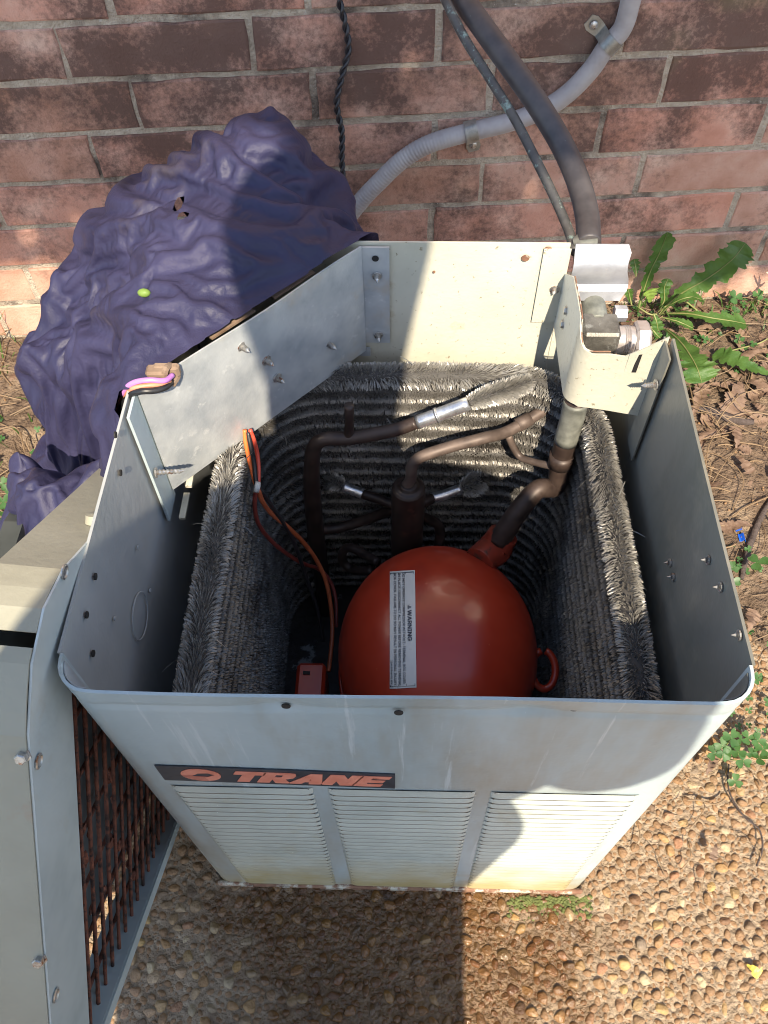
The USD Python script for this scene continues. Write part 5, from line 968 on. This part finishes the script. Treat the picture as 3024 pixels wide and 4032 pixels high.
solo('twig', tube([on_z(*z6b(x, y), .022) for x, y in ((1480, 1300), (1400, 1430), (1320, 1600), (1250, 1780), (1190, 1990), (1165, 2150))], [.004, .0045, .0052, .0055, .005, .003], 8, 6), bark, 'dark twig leaning along the right picture edge', 'twig', smooth=True)
solo('root', tube([on_z(*z6b(x, y), .020) for x, y in ((560, 290), (700, 310), (850, 350), (1000, 400), (1150, 440), (1290, 450))], [.008, .010, .010, .009, .008, .004], 8, 6), bark, 'dark rotten root lying across the leaf litter', 'root', smooth=True)
bq = on_z(*z6b(1155, 1690), .022)
solo('blue_scrap', cat(shell(np.array([[bq+np.array([x, y, .004*math.sin(x*700)]) for x in np.linspace(-.004, .006, 4)] for y in np.linspace(-.009, .004, 4)]), .001), shell(np.array([[bq+np.array([-.008+x, .008+.4*x+y, .003]) for x in np.linspace(0, .011, 3)] for y in (-.002, .002)]), .001)), bluep, 'torn scrap of bright blue plastic on the litter', 'scrap')
yq = on_z(*z8b(1595, 1010), .006); solo('yellow_leaf', leaf_blade([yq+np.array([-.006, .006, 0]), yq+np.array([0, 0, .003]), yq+np.array([.007, -.005, 0])], .008, np.random.default_rng(1), 2), yellowleaf, 'small yellow leaf on the pebbles near the lower right corner', 'leaf', smooth=True)
# dry seed flower at the wall
fq = on_wall(*z5(1610, 900), .05); fl2 = thing('seed_flower', 'withered white flower head at the wall, right picture edge', 'flower', (fq[0], fq[1], 0))
part(fl2, 'stem', tube([fq+np.array([0, 0, -.06]), fq, fq+np.array([.004, 0, .05])], .001, 5, 4), stemm)
rs = np.random.default_rng(2); part(fl2, 'petals', cat(*[tube([fq+np.array([.004, 0, .05]), fq+np.array([.004, 0, .05])+.5*np.array(o), fq+np.array([.004, 0, .05])+np.array(o)], [.001, .0018, .001], 5, 2) for o in rs.normal(0, .009, (16, 3))]), M('dry_petal', (.55, .50, .34), (.68, .63, .46), 50, .7))
# grass at the left edge and fine blades at the wall
GB = []; rg_ = np.random.default_rng(44)
def blade(c, L, rs):
    a = rs.uniform(0, 2*math.pi); d = np.array([math.cos(a), math.sin(a), 0]); s = np.array([-d[1], d[0], 0])*rs.uniform(.0009, .0018); b = rs.uniform(.2, .9)
    P = [c, c+d*L*b*.25+np.array([0, 0, L*.45]), c+d*L*b*.6+np.array([0, 0, L*.75]), c+d*L*b+np.array([0, 0, L*.8])]
    return grid_mesh(np.array([[p-s*w, p+s*w] for p, w in zip(P, (1, 1, .7, .08))]))
for i in range(420): GB.append(blade(np.array([rg_.uniform(-1.1, -.36), rg_.uniform(.1, .93), .005]), rg_.uniform(.03, .11), rg_))
for i in range(260):
    x = rg_.uniform(.62, 1.4); GB.append(blade(np.array([x, WY+.0917*x-rg_.exponential(.05)-.012, .008]), rg_.uniform(.015, .06), rg_))
solo('grass', cat(*GB), green, kind='stuff')
GC = []
for i in range(240):
    x = rg_.uniform(.60, 1.4); c = np.array([x, WY+.0917*x-rg_.exponential(.09)-.015, rg_.uniform(.012, .035)]); GC += clover_mesh(c, rg_.uniform(.004, .009), rg_)
for i in range(150): GC += clover_mesh(np.array([rg_.uniform(-.95, -.38), rg_.uniform(.12, .9), rg_.uniform(.015, .04)]), rg_.uniform(.005, .011), rg_)
for i in range(60):
    q = on_z(rg_.uniform(2830, 3080), rg_.uniform(2150, 3020), rg_.uniform(.012, .03)); GC += clover_mesh(q, rg_.uniform(.004, .008), rg_)
solo('ground_cover', cat(*GC), clover_g, kind='stuff', smooth=True)
MS = []; rm = np.random.default_rng(9)
for i in range(420):
    q = on_z(rm.uniform(2000, 2330), 3530+abs(rm.normal(0, 30)), .0); m = trimesh.Trimesh(np.array([q[0], q[1], -.001])+ico.vertices*rm.uniform(.0008, .0026)*np.array([1, 1, .8]), ico.faces, process=False); MS.append(m)
solo('moss_patch', cat(*MS), moss, kind='stuff', smooth=True)

# ================================================================== WHAT CASTS THE SHADE: the photographer and a bough behind
def capsule_body(joints, bones, ref=.018):
    parts = []
    for a, b in bones:
        (pa, ra), (pb, rb_) = joints[a], joints[b]
        sp1 = manifold3d.Manifold.sphere(ra, 20).translate(list(map(float, pa))); sp2 = manifold3d.Manifold.sphere(rb_, 20).translate(list(map(float, pb)))
        parts.append(manifold3d.Manifold.batch_hull([sp1, sp2]))
    m = manifold3d.Manifold.batch_boolean(parts, manifold3d.OpType.Add).refine_to_length(ref).to_mesh(); t = trimesh.Trimesh(m.vert_properties[:, :3], m.tri_verts); trimesh.smoothing.filter_taubin(t, iterations=12); return t
BX, BY = .28, -.62
ph = CAM-CF*.014-CU*.055-CR*.020; hl = ph-CR*.040-CU*.045; hr = ph+CR*.042-CU*.060
J = dict(head=((BX, BY+.17, 1.58), .100), chin=((BX, BY+.225, 1.515), .060), neck=((BX+.01, BY+.05, 1.42), .060), chest=((BX+.005, BY, 1.28), .120), shl=((BX-.15, BY+.01, 1.295), .062), shr=((BX+.165, BY+.01, 1.305), .066), belly=((BX-.05, BY+.02, 1.04), .150), bl=((BX-.11, BY, 1.17), .125), br=((BX+.055, BY, 1.17), .125),
         hipl=((BX-.17, BY-.01, .92), .135), hipr=((BX+.03, BY-.01, .92), .125), kl=((BX-.205, BY+.01, .50), .108), kr=((BX-.005, BY+.01, .50), .098), al=((BX-.20, BY-.03, .10), .090), ar=((BX-.01, BY-.03, .10), .085), tl=((BX-.22, BY+.12, .045), .042), tr=((BX+.01, BY+.12, .045), .042),
         ell=((BX-.255, BY+.05, 1.06), .056), elr=((BX+.185, BY+.05, 1.09), .056), wl=(hl-CF*.03-CU*.05, .03), wr=(hr-CF*.03-CU*.05, .03), hal=(hl-CU*.01, .026), har=(hr-CU*.01, .026))
for s, side, b in ((-1, 'l', hl), (1, 'r', hr)):
    for k in range(4): J[f'f{side}{k}'] = (b+CU*(.03-.02*k)-CF*.012+CR*s*.004, .0095); J[f'g{side}{k}'] = (b+CU*(.032-.02*k)+CR*(-s)*(.022-.003*abs(k-1))-CF*.016, .008)
    J['th'+side] = (b+CU*.03-CF*.03-CR*s*.02, .0095)
B = [('head', 'chin'), ('head', 'neck'), ('neck', 'chest'), ('chest', 'shl'), ('chest', 'shr'), ('shl', 'bl'), ('shr', 'br'), ('bl', 'br'), ('bl', 'belly'), ('br', 'belly'), ('belly', 'hipl'), ('belly', 'hipr'), ('hipl', 'hipr'), ('hipl', 'kl'), ('hipr', 'kr'), ('kl', 'al'), ('kr', 'ar'), ('al', 'tl'), ('ar', 'tr'), ('shl', 'ell'), ('shr', 'elr'), ('ell', 'wl'), ('elr', 'wr'), ('wl', 'hal'), ('wr', 'har')]
for s in 'lr': B += [('ha'+s, f'f{s}{k}') for k in range(4)]+[(f'f{s}{k}', f'g{s}{k}') for k in range(4)]+[('ha'+s, 'th'+s)]
pe = thing('person', 'standing person in dark work clothes holding up a phone in front of the unit', 'person', (BX, BY, 0))
bodym = capsule_body(J, B, .022); part(pe, 'body', bodym, cloth_dark, smooth=True)
solo('phone', rbox(ph, (.074, .148, .008), .003, np.stack([CR, CU, CF], 1)), blackp, 'black phone held upright in both hands of the standing person', 'phone', smooth=30)

rt = np.random.default_rng(21); tr_ = thing('tree', 'leafy tree whose bough hangs in the sun behind the photographer', 'tree', (3.3, -2.4, 0))
part(tr_, 'trunk', tube([(3.3, -2.4, -.1), (3.25, -2.35, 1.0), (3.1, -2.2, 2.0), (2.6, -1.8, 2.7), (1.8, -1.25, 2.72), (.9, -1.0, 2.68), (.0, -.95, 2.62)], [.20, .16, .13, .09, .05, .03, .015], 12, 6), bark, smooth=True)
nL = 9000; c = np.stack([rt.uniform(-1.3, 2.6, nL), -.98+rt.normal(0, .20, nL), 0*rt.uniform(0, 1, nL)], 1)
lowz = 2.205+(-.95-c[:, 1])*1.05*(-1)*-1
c[:, 2] = 2.26+(-.98-c[:, 1])*1.05+.04*np.sin(c[:, 0]*5)+rt.uniform(0, .62, nL)
d = rt.normal(size=(nL, 3)); d /= np.linalg.norm(d, axis=1, keepdims=True); e = np.cross(d, rt.normal(size=(nL, 3))); e /= np.linalg.norm(e, axis=1, keepdims=True); sz = rt.uniform(.035, .06, nL)[:, None]
V = np.stack([c-d*sz, c-e*sz*.5, c+d*sz, c+e*sz*.5], 1).reshape(-1, 3); i = (np.arange(nL)*4)[:, None]; part(tr_, 'crown', (V, np.vstack([i+[0, 1, 2], i+[0, 2, 3]])), tree_leaf)
